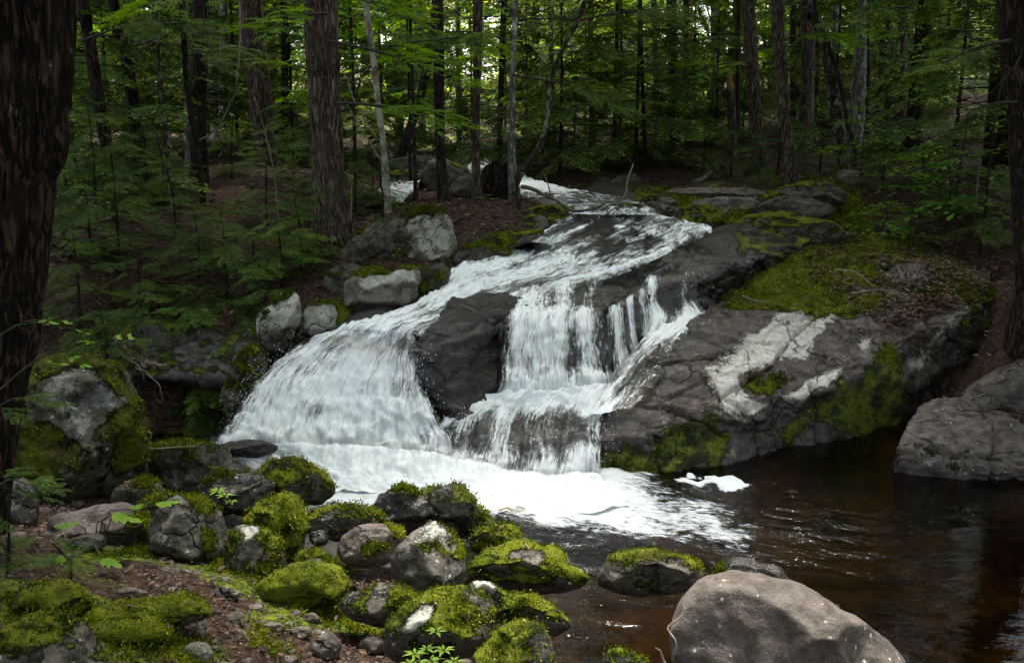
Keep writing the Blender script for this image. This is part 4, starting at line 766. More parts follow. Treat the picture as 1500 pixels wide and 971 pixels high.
# mossy shelf on the left shore
stone('mossy rock shelf below the dark hollow, nearest the big boulder', [(205,690),(212,655),(250,646),(300,650),(345,672),(370,695),(350,725),(280,735),(225,725)], 7.1, 'mossy', .8, 6, seed=25, moss=.2, wet=.3, boxy=.85, amp=.09)
stone('bright mossy dome at the left end of the foam', [(365,720),(372,690),(395,672),(430,667),(462,680),(485,702),(490,722),(470,738),(410,742)], 6.75, 'mossy', .85, 6, seed=26, moss=1.0, amp=.08)
stone('dark wet rock with moss tufts between the mossy shelf and the dome', [(290,735),(300,700),(340,688),(385,695),(400,725),(380,755),(320,755)], 6.5, 'mossy', .85, 5, seed=27, moss=-.5, wet=.6, amp=.09)
stone('low mossy mound in deep shade under the big boulder', [(165,735),(185,705),(215,695),(238,715),(240,745),(200,760)], 6.2, 'mossy', .9, 4, seed=28, moss=.5)
stone('mossy strip of rock behind the flat pinkish grey rock', [(200,755),(215,728),(250,722),(262,735),(250,765),(215,775)], 5.6, 'mossy', .9, 4, seed=29, moss=.9)
stone('dark mossy rock with a stepped top at the near edge of the foam', [(608,745),(612,722),(640,708),(680,718),(705,742),(728,768),(720,785),(660,790),(620,775)], 6.2, 'mossy', .85, 6, seed=30, moss=.0, wet=.5, boxy=.85, amp=.1, wetline=.05, paints=[('moss', 1.6, [(640,735),(685,712),(705,740),(660,745)]), ('moss', 1.6, [(665,755),(705,745),(725,765),(690,775)])])
stone('low green rock beside the pinkish grey boulder', [(446,775),(455,748),(490,735),(535,738),(565,765),(550,785),(490,792)], 5.9, 'mossy', .8, 5, seed=31, moss=.5, wetline=.05)
stone('dark wet rock between the foam and the pointed boulder', [(540,760),(550,725),(590,712),(620,722),(640,760),(620,790),(570,790)], 6.1, 'dark', .8, 5, seed=32, moss=-.8, wet=.9, amp=.1)
stone('small dark stone beside the mossy dome above the brown leaves', [(452,790),(462,775),(478,778),(480,795),(462,800)], 5.6, 'dark', .9, 4, seed=33, cat='stone', name='stone')
stone('half buried grey stone under the dark gap', [(248,860),(262,838),(290,838),(303,856),(295,880),(262,885)], 4.75, 'halfmoss', .9, 5, seed=34, moss=-.3, cat='stone', name='stone')
# boulders along the left bank
stone('tall white faced boulder at the head of the left channel', [(585,330),(600,310),(640,306),(657,312),(664,345),(669,370),(655,384),(625,395),(600,405),(585,380)], 11.4, 'pale', .9, 6, seed=35, boxy=.65, facets=9, lichen=.8, moss=-1.2, paints=[('moss', 1.3, [(580,300),(655,300),(655,318),(620,322),(600,370),(580,380)]), ('moss', .6, [(600,330),(625,320),(615,370),(600,385)])])
stone('wide boulder with a white rim and a dark wet foot above the left falls', [(498,440),(500,408),(520,398),(570,400),(600,388),(614,392),(617,420),(610,450),(590,466),(545,470),(510,466)], 9.95, 'pale', .9, 6, seed=36, boxy=.65, facets=8, lichen=-.2, moss=-1.0, paints=[('moss', 1.5, [(510,385),(610,380),(600,402),(540,405)]), ('lichen', 1.4, [(530,405),(570,402),(612,390),(614,415),(590,422),(535,425)]), ('wet', 1.6, [(495,430),(620,425),(620,480),(495,480)]), ('lichen', -1.5, [(495,432),(620,428),(620,480),(495,480)])])
stone('squat white faced block at the lip of the left falls', [(447,455),(456,442),(485,440),(503,445),(510,468),(508,492),(480,500),(455,494)], 9.7, 'pale', .95, 5, seed=37, boxy=.6, facets=8, lichen=1.2, moss=-1.3, paints=[('moss', 1.8, [(490,435),(515,440),(515,500),(494,495)]), ('moss', 1.5, [(450,430),(510,430),(505,445),(460,446)]), ('wet', 1.0, [(450,485),(512,485),(512,510),(450,505)])])
stone('leaning white faced slab left of the squat block', [(376,500),(378,462),(398,444),(430,428),(437,445),(434,490),(425,515),(400,520)], 9.6, 'pale', .9, 6, seed=38, boxy=.6, facets=8, lichen=1.0, moss=-1.2, paints=[('wet', 1.5, [(370,495),(400,488),(440,480),(440,530),(370,525)]), ('lichen', -1.5, [(370,497),(400,490),(440,484),(440,530),(370,525)]), ('moss', 1.2, [(370,440),(430,420),(430,432),(395,450),(385,500),(370,500)])])
stone('moss covered bank rock hanging over the left edge of the falls', [(325,590),(335,545),(352,512),(375,505),(390,535),(372,570),(350,600),(335,610)], 9.0, 'mossy', .9, 5, seed=39, moss=.2, amp=.08)
stone('dark wet rock with bright moss tufts at the edge of the left channel', [(608,430),(612,402),(635,385),(655,382),(664,400),(652,425),(630,445),(612,448)], 10.25, 'dark', .9, 5, seed=40, moss=-.5, wet=.5, paints=[('moss', 2.0, [(608,402),(628,398),(632,420),(620,440),(608,440)]), ('moss', 1.6, [(628,398),(648,395),(655,408),(640,415)])])
stone('mossy bank rock dark at its foot between the two arms of the upper run', [(664,390),(672,362),(705,352),(755,345),(795,335),(790,352),(740,365),(728,385),(700,400),(675,400)], 11.2, 'mossy', .8, 6, seed=41, moss=.1, boxy=.85, wetline=1.45)
stone('round dark rock under the little curtain of water', [(733,372),(740,358),(775,353),(808,358),(818,372),(800,392),(750,392)], 11.35, 'dark', .8, 5, seed=42, moss=-1.5, wet=.9)
stone('mossy clump at the head of the bank beside the forked trunk', [(760,345),(768,318),(790,312),(812,322),(818,340),(790,352)], 12.6, 'mossy', .9, 5, seed=43, moss=.8)
stone('broad green slab below the forked trunk at the upper run', [(765,330),(780,305),(830,300),(852,312),(850,325),(800,338)], 13.1, 'mossy', .8, 5, seed=44, moss=.7)
stone('mossy earth bank under the young hemlock beside the white faced boulder', [(495,400),(500,365),(520,340),(560,322),(600,318),(612,345),(605,385),(560,402)], 11.3, 'mossy', .9, 5, seed=45, moss=.3, amp=.12)
stone('rusty bank rock at the foot of the thick fissured trunk', [(478,430),(480,400),(500,385),(530,392),(540,420),(510,440)], 10.6, 'mossy', .9, 5, seed=46, moss=-.4, amp=.12)
# rocks in the upper stream, left to right
UP = [('flat mossy stone with a pale top in the upper stream', [(880,310),(895,300),(925,297),(950,305),(945,314),(900,318)], 13.4, 'mossy', .3),
 ('mossy rock left of the bright green boulder in the upper stream', [(922,300),(935,288),(965,284),(990,292),(985,304),(945,308)], 14.4, 'mossy', .6),
 ('bright green flat topped boulder at the top of the run', [(990,325),(994,306),(1015,300),(1045,304),(1062,320),(1055,336),(1010,338)], 12.9, 'mossy', 1.2),
 ('mossy stones heaped against the bright green boulder', [(950,318),(962,306),(990,305),(1000,318),(992,332),(960,330)], 13.2, 'mossy', .3),
 ('dark wet rock with thin moss in the upper run', [(930,348),(945,330),(975,328),(1005,345),(1000,360),(950,362)], 12.2, 'dark', -.3),
 ('pale flat slab behind the bright green boulder', [(1010,305),(1020,293),(1060,288),(1105,292),(1115,303),(1070,312),(1025,312)], 14.2, 'grey', -1.6),
 ('broad grey slab farthest back at the head of the run', [(975,290),(985,277),(1040,274),(1110,276),(1120,290),(1060,298),(1000,298)], 15.3, 'grey', -1.2),
 ('mossy ledge rising at the foot of the brown leaning trunk', [(1110,300),(1125,280),(1165,266),(1215,268),(1240,285),(1220,305),(1150,312)], 14.0, 'mossy', .1),
 ('olive slab in front of the mossy ledge', [(1105,318),(1112,296),(1150,288),(1200,295),(1225,312),(1190,328),(1130,328)], 13.4, 'mossy', -.2),
 ('green cushion slab behind the great slab', [(1065,345),(1080,322),(1120,308),(1180,318),(1230,335),(1235,350),(1160,362),(1090,360)], 12.5, 'mossy', .9),
 ('small mossy rock in front of the leaf pile behind the great slab', [(1310,372),(1318,355),(1335,352),(1342,365),(1335,376)], 12.6, 'mossy', .5),
 ('small squared stone beside the pale flat slab', [(1090,300),(1094,285),(1112,284),(1118,296),(1105,302)], 14.6, 'halfmoss', .0),
 ('white stones in a cluster at the foot of the gnarled trunk', [(1225,262),(1232,248),(1255,250),(1270,262),(1262,274),(1235,274)], 15.6, 'pale', -.8),
 ('pale stone on the leaves right of the gnarled trunk', [(1282,250),(1290,244),(1300,248),(1298,256),(1286,257)], 16.0, 'pale', -.8),
 ('mossy boulder behind the thin trunks above the side channel', [(618,262),(624,240),(650,232),(672,240),(690,262),(690,285),(640,290)], 16.5, 'mossy', .0),
 ('dark ledge rock left of the thin trunks at the side channel', [(570,272),(575,252),(612,248),(640,256),(640,276),(600,282)], 16.8, 'halfmoss', -.4),
 ('flat brown slab in the side channel under the bank', [(572,250),(578,232),(620,228),(655,236),(650,250),(610,256)], 18.0, 'grey', -1.0),
 ('dark mossy rock right of the boulder above the side channel', [(660,285),(668,262),(700,256),(720,270),(716,290),(690,296)], 15.8, 'mossy', -.3),
 ('rounded brown rock bank left of the upper stream mouth', [(560,300),(520,300),(522,288),(540,280),(565,285)], 14.6, 'pale', -.6),
 ('dark boulder on the far bank of the upper stream', [(880,242),(888,225),(905,220),(920,228),(922,245),(900,250)], 19.5, 'dark', .0),
 ('mossy lump on the far bank behind the fallen branch', [(895,268),(905,256),(925,254),(940,264),(930,274),(905,276)], 17.2, 'mossy', .2)]
for i, (lb, ol, Y, mt, ms) in enumerate(UP):
    stone(lb, ol, Y, mt, .9, 5 if i < 12 else 4, seed=60 + i, moss=ms, boxy=.72, lichen=0 if mt == 'pale' else -.3)
# small stones on the near bank
SMALL = [('flat white stone on the bare soil left of the moss bank', 195, 868, 22, 8, 'grey', 4.7), ('pale stone at the near foot of the moss carpet', 410, 866, 28, 14, 'grey', 4.75), ('grey stone half sunk in brown litter near the bottom edge', 478, 948, 26, 22, 'grey', 4.15), ('white chipped stone right of the fallen twigs', 345, 905, 14, 12, 'pale', 4.5),
 ('pale stone below the green ridge of moss', 290, 955, 20, 18, 'pale', 4.1), ('white stone scrap in the litter left of the mossy hump', 438, 925, 18, 10, 'grey', 4.35), ('flat pale stone beside the twig pile', 400, 918, 16, 7, 'pale', 4.4), ('small dark stone beside the white smeared boulder', 545, 945, 18, 15, 'grey', 4.15),
 ('grey pebble on the soil in front of the mossy hump', 455, 905, 14, 8, 'grey', 4.55), ('speckled stone at the left edge of the brown pool margin', 330, 870, 20, 10, 'pale', 4.75), ('thumb sized pale pebble near the moss ridge tip', 315, 895, 9, 6, 'grey', 4.5), ('buried grey stone at the left under the seedling', 130, 795, 30, 14, 'halfmoss', 5.0)]
for i, (lb, x, y, a, b, mt, Y) in enumerate(SMALL):
    Y = hit_y(x, y + b * .6); rg = np.random.default_rng(i); an = np.linspace(0, 2 * math.pi, 9)[:-1]
    stone(lb, [(x + math.cos(q) * a * rg.uniform(.8, 1.15), y - math.sin(q) * b * rg.uniform(.8, 1.15)) for q in an], Y, mt, .9, 4, seed=90 + i, moss=-1.2, cat='stone', name='stone')
# thick moss ridges (moss over buried roots) in the lower left
for i, (lb, ol, Y) in enumerate([('long mossy ridge running over a buried root in the lower left', [(128,905),(170,885),(230,875),(290,880),(310,895),(285,912),(210,918),(140,925)], 4.45),
    ('lower mossy ridge under the long one in the lower left', [(130,935),(170,908),(220,905),(255,918),(250,935),(190,945)], 4.2),
    ('dark mossy mound in the bottom left corner', [(-20,960),(30,910),(90,905),(130,930),(150,975),(100,1010),(0,1010)], 3.9),
    ('bright moss cushion bank below the small white stone', [(380,880),(400,845),(450,825),(490,830),(508,855),(490,885),(430,895)], 4.7),
    ('mossy mound beneath the flat pinkish rock', [(235,905),(240,878),(262,866),(285,872),(300,890),(270,905)], 4.6),
    ('mossy root hummock at the left behind the fir sprig', [(20,900),(40,865),(90,850),(120,870),(125,900),(70,915)], 4.5)]):
    Y = hit_y(np.mean([p[0] for p in ol]), max(p[1] for p in ol) - 8)
    stone(lb, ol, Y, 'mossy', .9, 5, seed=120 + i, moss=2.2 if i != 2 else 1.0, amp=.10, facets=2, cat='moss mound', name='moss_mound')
#@@SECTION4

# ------------------------------------------------------------------ foliage building blocks: quads (n,4,3) + tint (n)
def quads_from(base, dirv, length, width, up, tint, fold=0.0):
    side = np.cross(dirv, up); side /= np.linalg.norm(side, axis=1)[:, None] + 1e-9
    L = length[:, None]; W = width[:, None]
    mid = base + dirv * L * 0.5 + up * (fold * W)
    return np.stack([base, mid + side * W * 0.5, base + dirv * L, mid - side * W * 0.5], 1), tint
def hemlock_spray(L=0.7, seed=0, sub=0.062, w=0.017, node=0.045, wid=0.5):
    rg = np.random.default_rng(seed); B, Dv, Ln, Wd, T = [], [], [], [], []
    stem = []
    n = int(L / node)
    def axis_pt(s): return np.array([s * L, 0.04 * L * math.sin(s * 3 + seed), -0.16 * L * s * s])
    for i in range(2, n + 1):
        s = i / n; p = axis_pt(s)
        for sg in (-1, 1):
            if rg.random() < .16: continue
            tl = L * wid * (1 - s) ** 0.75 * (0.35 + 0.65 * min(1, s * 3.5)) * rg.uniform(.65, 1.15) + sub * .5
            a = R(rg.uniform(42, 62)) * sg; d = np.array([math.cos(a), math.sin(a), -0.05 + rg.normal() * .07]); m = max(1, int(tl / (sub * .42)))
            for k in range(m + 1):
                f = k / max(m, 1); q = p + d * tl * f + np.array([0, 0, -0.22 * tl * f * f])
                ls = sub * (1.0 - .45 * f) * rg.uniform(.7, 1.2)
                for sg2 in ((-1, 1) if k < m else (0,)):
                    a2 = a + sg2 * R(rg.uniform(35, 55)); d2 = np.array([math.cos(a2), math.sin(a2), -0.12 + rg.normal() * .15])
                    B.append(q); Dv.append(d2); Ln.append(ls); Wd.append(w * rg.uniform(.75, 1.3)); T.append(0.30 + 0.22 * f + rg.normal() * .12 + (0.33 if (k >= m - 1 and rg.random() < .6) else 0))
            B.append(p); Dv.append(d / np.linalg.norm(d)); Ln.append(tl); Wd.append(.006); T.append(.1)
    B, Dv = np.array(B), np.array(Dv); Dv /= np.linalg.norm(Dv, axis=1)[:, None]
    up = np.array([0, 0, 1.0]) + rg.normal(size=B.shape) * .22
    q, t = quads_from(B, Dv, np.array(Ln), np.array(Wd), up, np.array(T)); return q, t, [axis_pt(s) for s in np.linspace(0, 1, 7)]
def beech_spray(L=0.8, seed=0, leaf=0.075, node=0.05, wid=.5):
    rg = np.random.default_rng(seed); B, Dv, Ln, Wd, T = [], [], [], [], []; n = int(L / node)
    for i in range(2, n + 1):
        s = i / n; p = np.array([s * L, .05 * L * math.sin(3 * s + seed), .06 * L * math.sin(2 * s) - .12 * L * s * s])
        for sg in (-1, 1):
            tl = L * wid * (1 - s) ** .8 * rg.uniform(.3, 1.0); a = R(rg.uniform(40, 60)) * sg; m = int(tl / node)
            for k in range(m + 1):
                f = k / max(m, 1); q = p + np.array([math.cos(a), math.sin(a), -.1 * f]) * tl * f
                a2 = a + (1 if k % 2 else -1) * R(rg.uniform(25, 55)) if m else a
                B.append(q); Dv.append([math.cos(a2), math.sin(a2), rg.normal() * .18 - .12]); Ln.append(leaf * rg.uniform(.7, 1.2)); Wd.append(leaf * rg.uniform(.45, .62)); T.append(.5 + rg.normal() * .2)
    B, Dv = np.array(B), np.array(Dv, float); Dv /= np.linalg.norm(Dv, axis=1)[:, None]; up = np.array([0, 0, 1.0]) + rg.normal(size=B.shape) * .2
    # ovate leaf from two quads
    side = np.cross(Dv, up); side /= np.linalg.norm(side, axis=1)[:, None]; Ln, Wd = np.array(Ln)[:, None], np.array(Wd)[:, None]
    a = B; b = B + Dv * Ln * .28 + side * Wd * .48; c = B + Dv * Ln * .66 + side * Wd * .40; tip = B + Dv * Ln; b2 = B + Dv * Ln * .28 - side * Wd * .48; c2 = B + Dv * Ln * .66 - side * Wd * .40
    fold = np.array([0, 0, 1.0]) * Wd * .12; md = B + Dv * Ln * .5 - fold
    Q = np.concatenate([np.stack([a, b, c, md], 1), np.stack([md, c, tip, c2], 1), np.stack([a, md, c2, b2], 1)]); T = np.tile(np.array(T), 3)
    return Q, T, [np.array([s * L, 0, .06 * L * math.sin(2 * s) - .12 * L * s * s]) for s in np.linspace(0, 1, 6)]
def xf(q, rot, loc, s=1.0): return (q.reshape(-1, 3) * s) @ np.array(rot).T + np.array(loc)
def rotm(yaw, pitch, roll=0.0):
    return np.array((Matrix.Rotation(yaw, 3, 'Z') @ Matrix.Rotation(-pitch, 3, 'Y') @ Matrix.Rotation(roll, 3, 'X')))
def mesh_two(name, leafQ, leafT, wood, mleaf, mwood):
    """leaf quads plus wood tubes in one mesh with two materials"""
    nl = len(leafQ); V = leafQ.reshape(-1, 3); Fc = np.arange(nl * 4).reshape(-1, 4); T = np.repeat(leafT, 4)
    if wood:
        wv, wf, _ = merge([(v, f) for v, f in wood]); Fc = np.concatenate([Fc, wf + len(V)]); V = np.concatenate([V, wv]); T = np.r_[T, np.zeros(len(wv))]
    me = mesh_np(name, V, Fc, mleaf, smooth=False, attrs={'tint': np.clip(T, 0, 1)}); me.materials.append(mwood)
    if len(me.polygons) == len(Fc):
        mi = np.zeros(len(Fc), np.int32); mi[nl:] = 1; me.polygons.foreach_set('material_index', mi)
    return me
HS = [hemlock_spray(.75, s) for s in range(3)]
HF = [hemlock_spray(1.0, s + 10, sub=.16, w=.050, node=.08, wid=.5) for s in range(3)]     # coarser, for trees farther off
BS = [beech_spray(.8, s) for s in range(3)]
def bough_mesh(name, sprays, L, seed, mleaf, mwood=None, n=7, spread=.45):
    """one bough: a main stem with several flat sprays"""
    rg = np.random.default_rng(seed); Q, T, W = [], [], []
    path = [np.array([s * L, .06 * L * math.sin(s * 4 + seed), .10 * L * s - .22 * L * s * s]) for s in np.linspace(0, 1, 9)]
    W.append(tube(path, np.linspace(.009, .003, 9) * L, 4))
    for i in range(n):
        s = .18 + .8 * (i + 1) / n if i < n else 1; p = cr_curve(np.array(path), np.array([s * 8 - .001]))[0]; sg = (-1) ** i
        yaw = 0 if i == n - 1 else sg * R(rg.uniform(28, 55)); sc = (L * spread) * (1.15 - .5 * s) * rg.uniform(.85, 1.15) / .75
        q, t, st = sprays[rg.integers(len(sprays))]; m = rotm(yaw, R(rg.uniform(-12, 4)), R(rg.uniform(-14, 14)))
        Q.append(xf(q, m, p, sc).reshape(-1, 4, 3)); T.append(t + rg.normal() * .06); W.append(tube(xf(np.array(st), m, p, sc), [.004 * sc] * len(st), 3))
    return mesh_two(name, np.concatenate(Q), np.concatenate(T), W, mleaf, mwood or M['twig_dark'])
HB = [bough_mesh('bough', HS, 1.0, s, M['hemlock']) for s in range(4)]
M['hemlock_new'] = leaf_mat('hemlock_new_growth', [(0.0, (0.035, 0.075, 0.016)), (0.35, (0.13, 0.23, 0.045)), (0.65, (0.26, 0.38, 0.07)), (1.0, (0.38, 0.48, 0.08))], 0.4, 0.55, 0.12)
HN = [bough_mesh('bough', HS, 1.0, s + 50, M['hemlock_new']) for s in range(3)]
BB = [bough_mesh('leafy_branch', BS, 1.0, s + 20, M['beech'], n=6, spread=.42) for s in range(3)]
def crown_mesh(name, sprays, H, r0, n, seed, mleaf, z0=0.0, taper=.8, smin=.7, smax=1.1, droop=(-28, 8)):
    """whorled crown: trunk axis at origin from z0 to H"""
    rg = np.random.default_rng(seed); Q, T, W = [], [], []
    for i in range(n):
        f = (i + rg.random()) / n; z = z0 + (H - z0) * f; yaw = i * 2.4 + rg.normal() * .4; Lr = r0 * (1 - taper * f) * rg.uniform(.55, 1.15)
        pit = R(rg.uniform(*droop)); d = np.array([math.cos(yaw), math.sin(yaw), math.tan(pit)]); m = max(1, int(Lr / .55))
        W.append(tube([[0, 0, z], [d[0] * Lr * .5, d[1] * Lr * .5, z + d[2] * Lr * .35], [d[0] * Lr, d[1] * Lr, z + d[2] * Lr]], [.012, .008, .003], 3))
        for k in range(m):
            g = (k + .6) / m; sg = (-1) ** k; q, t, _ = sprays[rg.integers(len(sprays))]
            p = np.array([d[0] * Lr * g, d[1] * Lr * g, z + d[2] * Lr * g]); y = yaw + (sg * R(rg.uniform(15, 50)) if k < m - 1 else rg.normal() * .1)
            Q.append(xf(q, rotm(y, pit + R(rg.uniform(-10, 6)), R(rg.normal() * 12)), p, rg.uniform(smin, smax)).reshape(-1, 4, 3)); T.append(t + rg.normal() * .10)
    return mesh_two(name, np.concatenate(Q), np.concatenate(T), W, mleaf, M['twig_dark'])
UC = [crown_mesh('crown', HF, 5.5, 1.9, 58, s + 30, M['hemlock'], z0=.5) for s in range(4)]
LC = [crown_mesh('crown', BS, 4.0, 1.7, 34, s + 40, M['beech'], z0=1.2, taper=.4, droop=(-8, 22)) for s in range(2)]
def clump_mesh(name, seed, rad, hgt, n, size, mleaf):
    """high canopy crown seen only from below: leafy layers scattered through a lumpy volume"""
    rg = np.random.default_rng(seed); k = 26; cs = rg.normal(size=(k, 3)); cs /= np.linalg.norm(cs, axis=1)[:, None]; cs *= rg.uniform(.25, 1, (k, 1)) ** .6; cs *= [rad, rad, hgt / 2]
    c = cs[rg.integers(k, size=n)] + rg.normal(size=(n, 3)) * [rad * .20, rad * .20, .22]; d = rg.normal(size=(n, 3)) * [1, 1, .35]; d /= np.linalg.norm(d, axis=1)[:, None]
    up = np.array([0, 0, 1.0]) + rg.normal(size=(n, 3)) * .35; q, t = quads_from(c, d, rg.uniform(.7, 1.3, n) * size, rg.uniform(.35, .6, n) * size, up, np.clip(.5 + rg.normal(size=n) * .22, 0, 1))
    W = [tube([[0, 0, -hgt * .6], [v[0] * .4, v[1] * .4, v[2] * .4 - hgt * .12], list(v)], [.05, .03, .01], 3) for v in cs[:14]]
    return mesh_two(name, q, t, W, mleaf, M['bark_dark'])
CM = [clump_mesh('crown', s, 2.6, 5.0, 3200, .24, M['hemlock']) for s in range(2)] + [clump_mesh('crown', s + 5, 2.8, 4.0, 2800, .22, M['beech']) for s in range(2)]
FCM = [clump_mesh('crown', s + 15, 3.0, 6.0, 3600, .20, M['far_leaf']) for s in range(2)]
# dead twiggy side branches
def dead_branch_mesh(seed, L=1.0):
    rg = np.random.default_rng(seed); W = []
    def grow(p, d, l, r, lev):
        pts = [p]; 
        for k in range(4):
            d = d + rg.normal(size=3) * .16; d /= np.linalg.norm(d); p = p + d * l / 4; pts.append(p)
            if lev < 2 and rg.random() < .8: grow(p, d + rg.normal(size=3) * .7, l * rg.uniform(.3, .55), r * .5, lev + 1)
        W.append(tube(pts, np.linspace(r, r * .3, 5), 4))
    grow(np.zeros(3), np.array([1, 0, -.05]), L, .013, 0); v, f, _ = merge(W); return mesh_np('branch', v, f, M['twig_dark'])
DB = [dead_branch_mesh(s) for s in range(5)]

# ------------------------------------------------------------------ trunks
def trunk_geom(path, radii, sides, seed, rough=.06, flare=0.35, ridges=0.0, ring=.12):
    path = np.asarray(path, float); d = np.r_[0, np.cumsum(np.linalg.norm(np.diff(path, axis=0), axis=1))]; n = max(8, int(d[-1] / ring)); s = np.linspace(0, d[-1], n)
    C = cr_curve(path, np.interp(s, d, np.arange(len(path)))); r = np.interp(s, d, radii); r = r * (1 + flare * np.exp(-np.maximum(s - .25, 0) / .28))
    V, Fc = tube(C, r, sides); k = n * sides; th = np.tile(np.linspace(0, 2 * math.pi, sides, endpoint=False), n); zz = np.repeat(s, sides); rr = np.repeat(r, sides); cc = np.repeat(C, sides, 0)
    rel = rough * fbm(np.c_[np.cos(th) * 1.6, np.sin(th) * 1.6, zz * .8 + seed], 4, seed)
    rel += .10 * np.exp(-zz / .4) * np.cos(th * 4 + seed)
    if ridges:
        q = np.c_[np.cos(th) * 6.5, np.sin(th) * 6.5, zz * 1.5 + seed * 3]; q[:, 0] += .5 * vnoise(q * .7, 3); g = np.abs(vnoise(q, seed)); g2 = np.abs(vnoise(q * [2.1, 2.1, 1.9], seed + 4)); rel += ridges * (np.minimum(g * 3.2, 1) - .7) + ridges * .45 * (np.minimum(g2 * 3, 1) - .6)
    V[:k] = cc + (V[:k] - cc) * (1 + rel)[:, None]; return V, Fc
TREES = []
def tree(label, cat, pts, Y, bark, H=13, sides=14, seed=0, group=None, crown=None, crown_z=8.5, branches=0, ridges=0.0, flare=.35, rough=.06, ring=.14, name='tree', top=None, broken=False, bz=(1.2, 6.0), blen=(.6, 1.4), bark_top=None, cs=1.0, boughs=()):
    """pts: (px,py,width_px) from the base upward, at distance Y; the trunk goes on above the frame to height H"""
    P = [PY(a, b, Y) for a, b, _ in pts]; r = [w_ * .5 * ((p - CAM) @ FW) / F for (a, b, w_), p in zip(pts, P)]
    gz = ground_z(P[0][0], P[0][1]); P = [np.array([P[0][0], P[0][1], min(gz, P[0][2]) - .3])] + ([] if P[0][2] - gz < .05 else [np.array([P[0][0], P[0][1], (gz + P[0][2]) / 2])]) + P; r = [r[0]] * (len(P) - len(r)) + r
    if not broken:
        d = P[-1] - P[-2]; d = d / np.linalg.norm(d); d = np.array([d[0] * .6, d[1], d[2]]); d /= np.linalg.norm(d)
        if H > P[-1][2] + 1:
            rem = H - P[-1][2]; P += [P[-1] + d * rem * .5 / d[2], P[-1] + np.array([d[0] * .6, 0, 1]) * rem]; r += [r[-1] * .75, r[-1] * .35]
    base = np.array([P[0][0], P[0][1], gz]); root = empty(name, base); tag(root, label, cat, group)
    PP = [p - base for p in P]; V, Fc = trunk_geom(PP, r, sides, seed, rough, flare, ridges, ring); ob('trunk', mesh_np('trunk', V, Fc, M[bark]), root)
    rg = np.random.default_rng(seed + 500); Pz = np.array(PP)
    def at(z): return np.array([np.interp(z, Pz[:, 2], Pz[:, 0]), np.interp(z, Pz[:, 2], Pz[:, 1]), z])
    for i in range(branches):
        z = rg.uniform(*bz); o = ob('branch', DB[rg.integers(5)], root, at(z)); o.rotation_euler = (rg.uniform(-.5, .5), R(rg.uniform(-15, 25)), rg.uniform(0, 6.28)); s = rg.uniform(*blen); o.scale = (s, s, s)
    if crown is not None and not broken:
        zc = crown_z
        o = ob('crown', crown, root, at(min(H, Pz[-1][2])) * [1, 1, 0] + np.array([0, 0, zc])); o.rotation_euler = (0, 0, rg.uniform(0, 6.28)); s = rg.uniform(.85, 1.15) * cs; o.scale = (s, s, s * rg.uniform(.9, 1.2))
    TREES.append((base[0], base[1])); return root, at
hc = lambda i: CM[i % 4]
T1, _ = tree('massive dark tree with furrowed reddish bark at the left edge of the foreground', 'tree', [(-66,800,132),(-48,620,130),(-20,480,130),(8,250,132),(28,0,145)], 4.9, 'bark_red', 14, 96, 1, crown=CM[0], crown_z=9, ridges=.15, flare=.1, ring=.02)
_o = ob('crown', CM[2], T1, (0.2, 0.1, 5.6)); _o.scale = (.95, .95, .8)  # extra low crown above the frame, added to shade the lower left
T8, T8at = tree('thick upright grey brown trunk with fissured bark left of the upper falls', 'tree', [(487,352,52),(481,250,46),(474,120,44),(470,0,48)], 11.7, 'bark_grey', 17, 64, 2, crown=CM[1], crown_z=14, ridges=.09, flare=.35, ring=.04)
T22, _ = tree('dark shaggy trunk cut off by the right edge of the picture', 'tree', [(1535,430,80),(1520,250,72),(1508,100,68),(1500,0,66)], 9.5, 'bark_red', 13, 64, 3, crown=CM[2], crown_z=8.5, ridges=.08, flare=.25, ring=.04, branches=5, bz=(.8, 3))
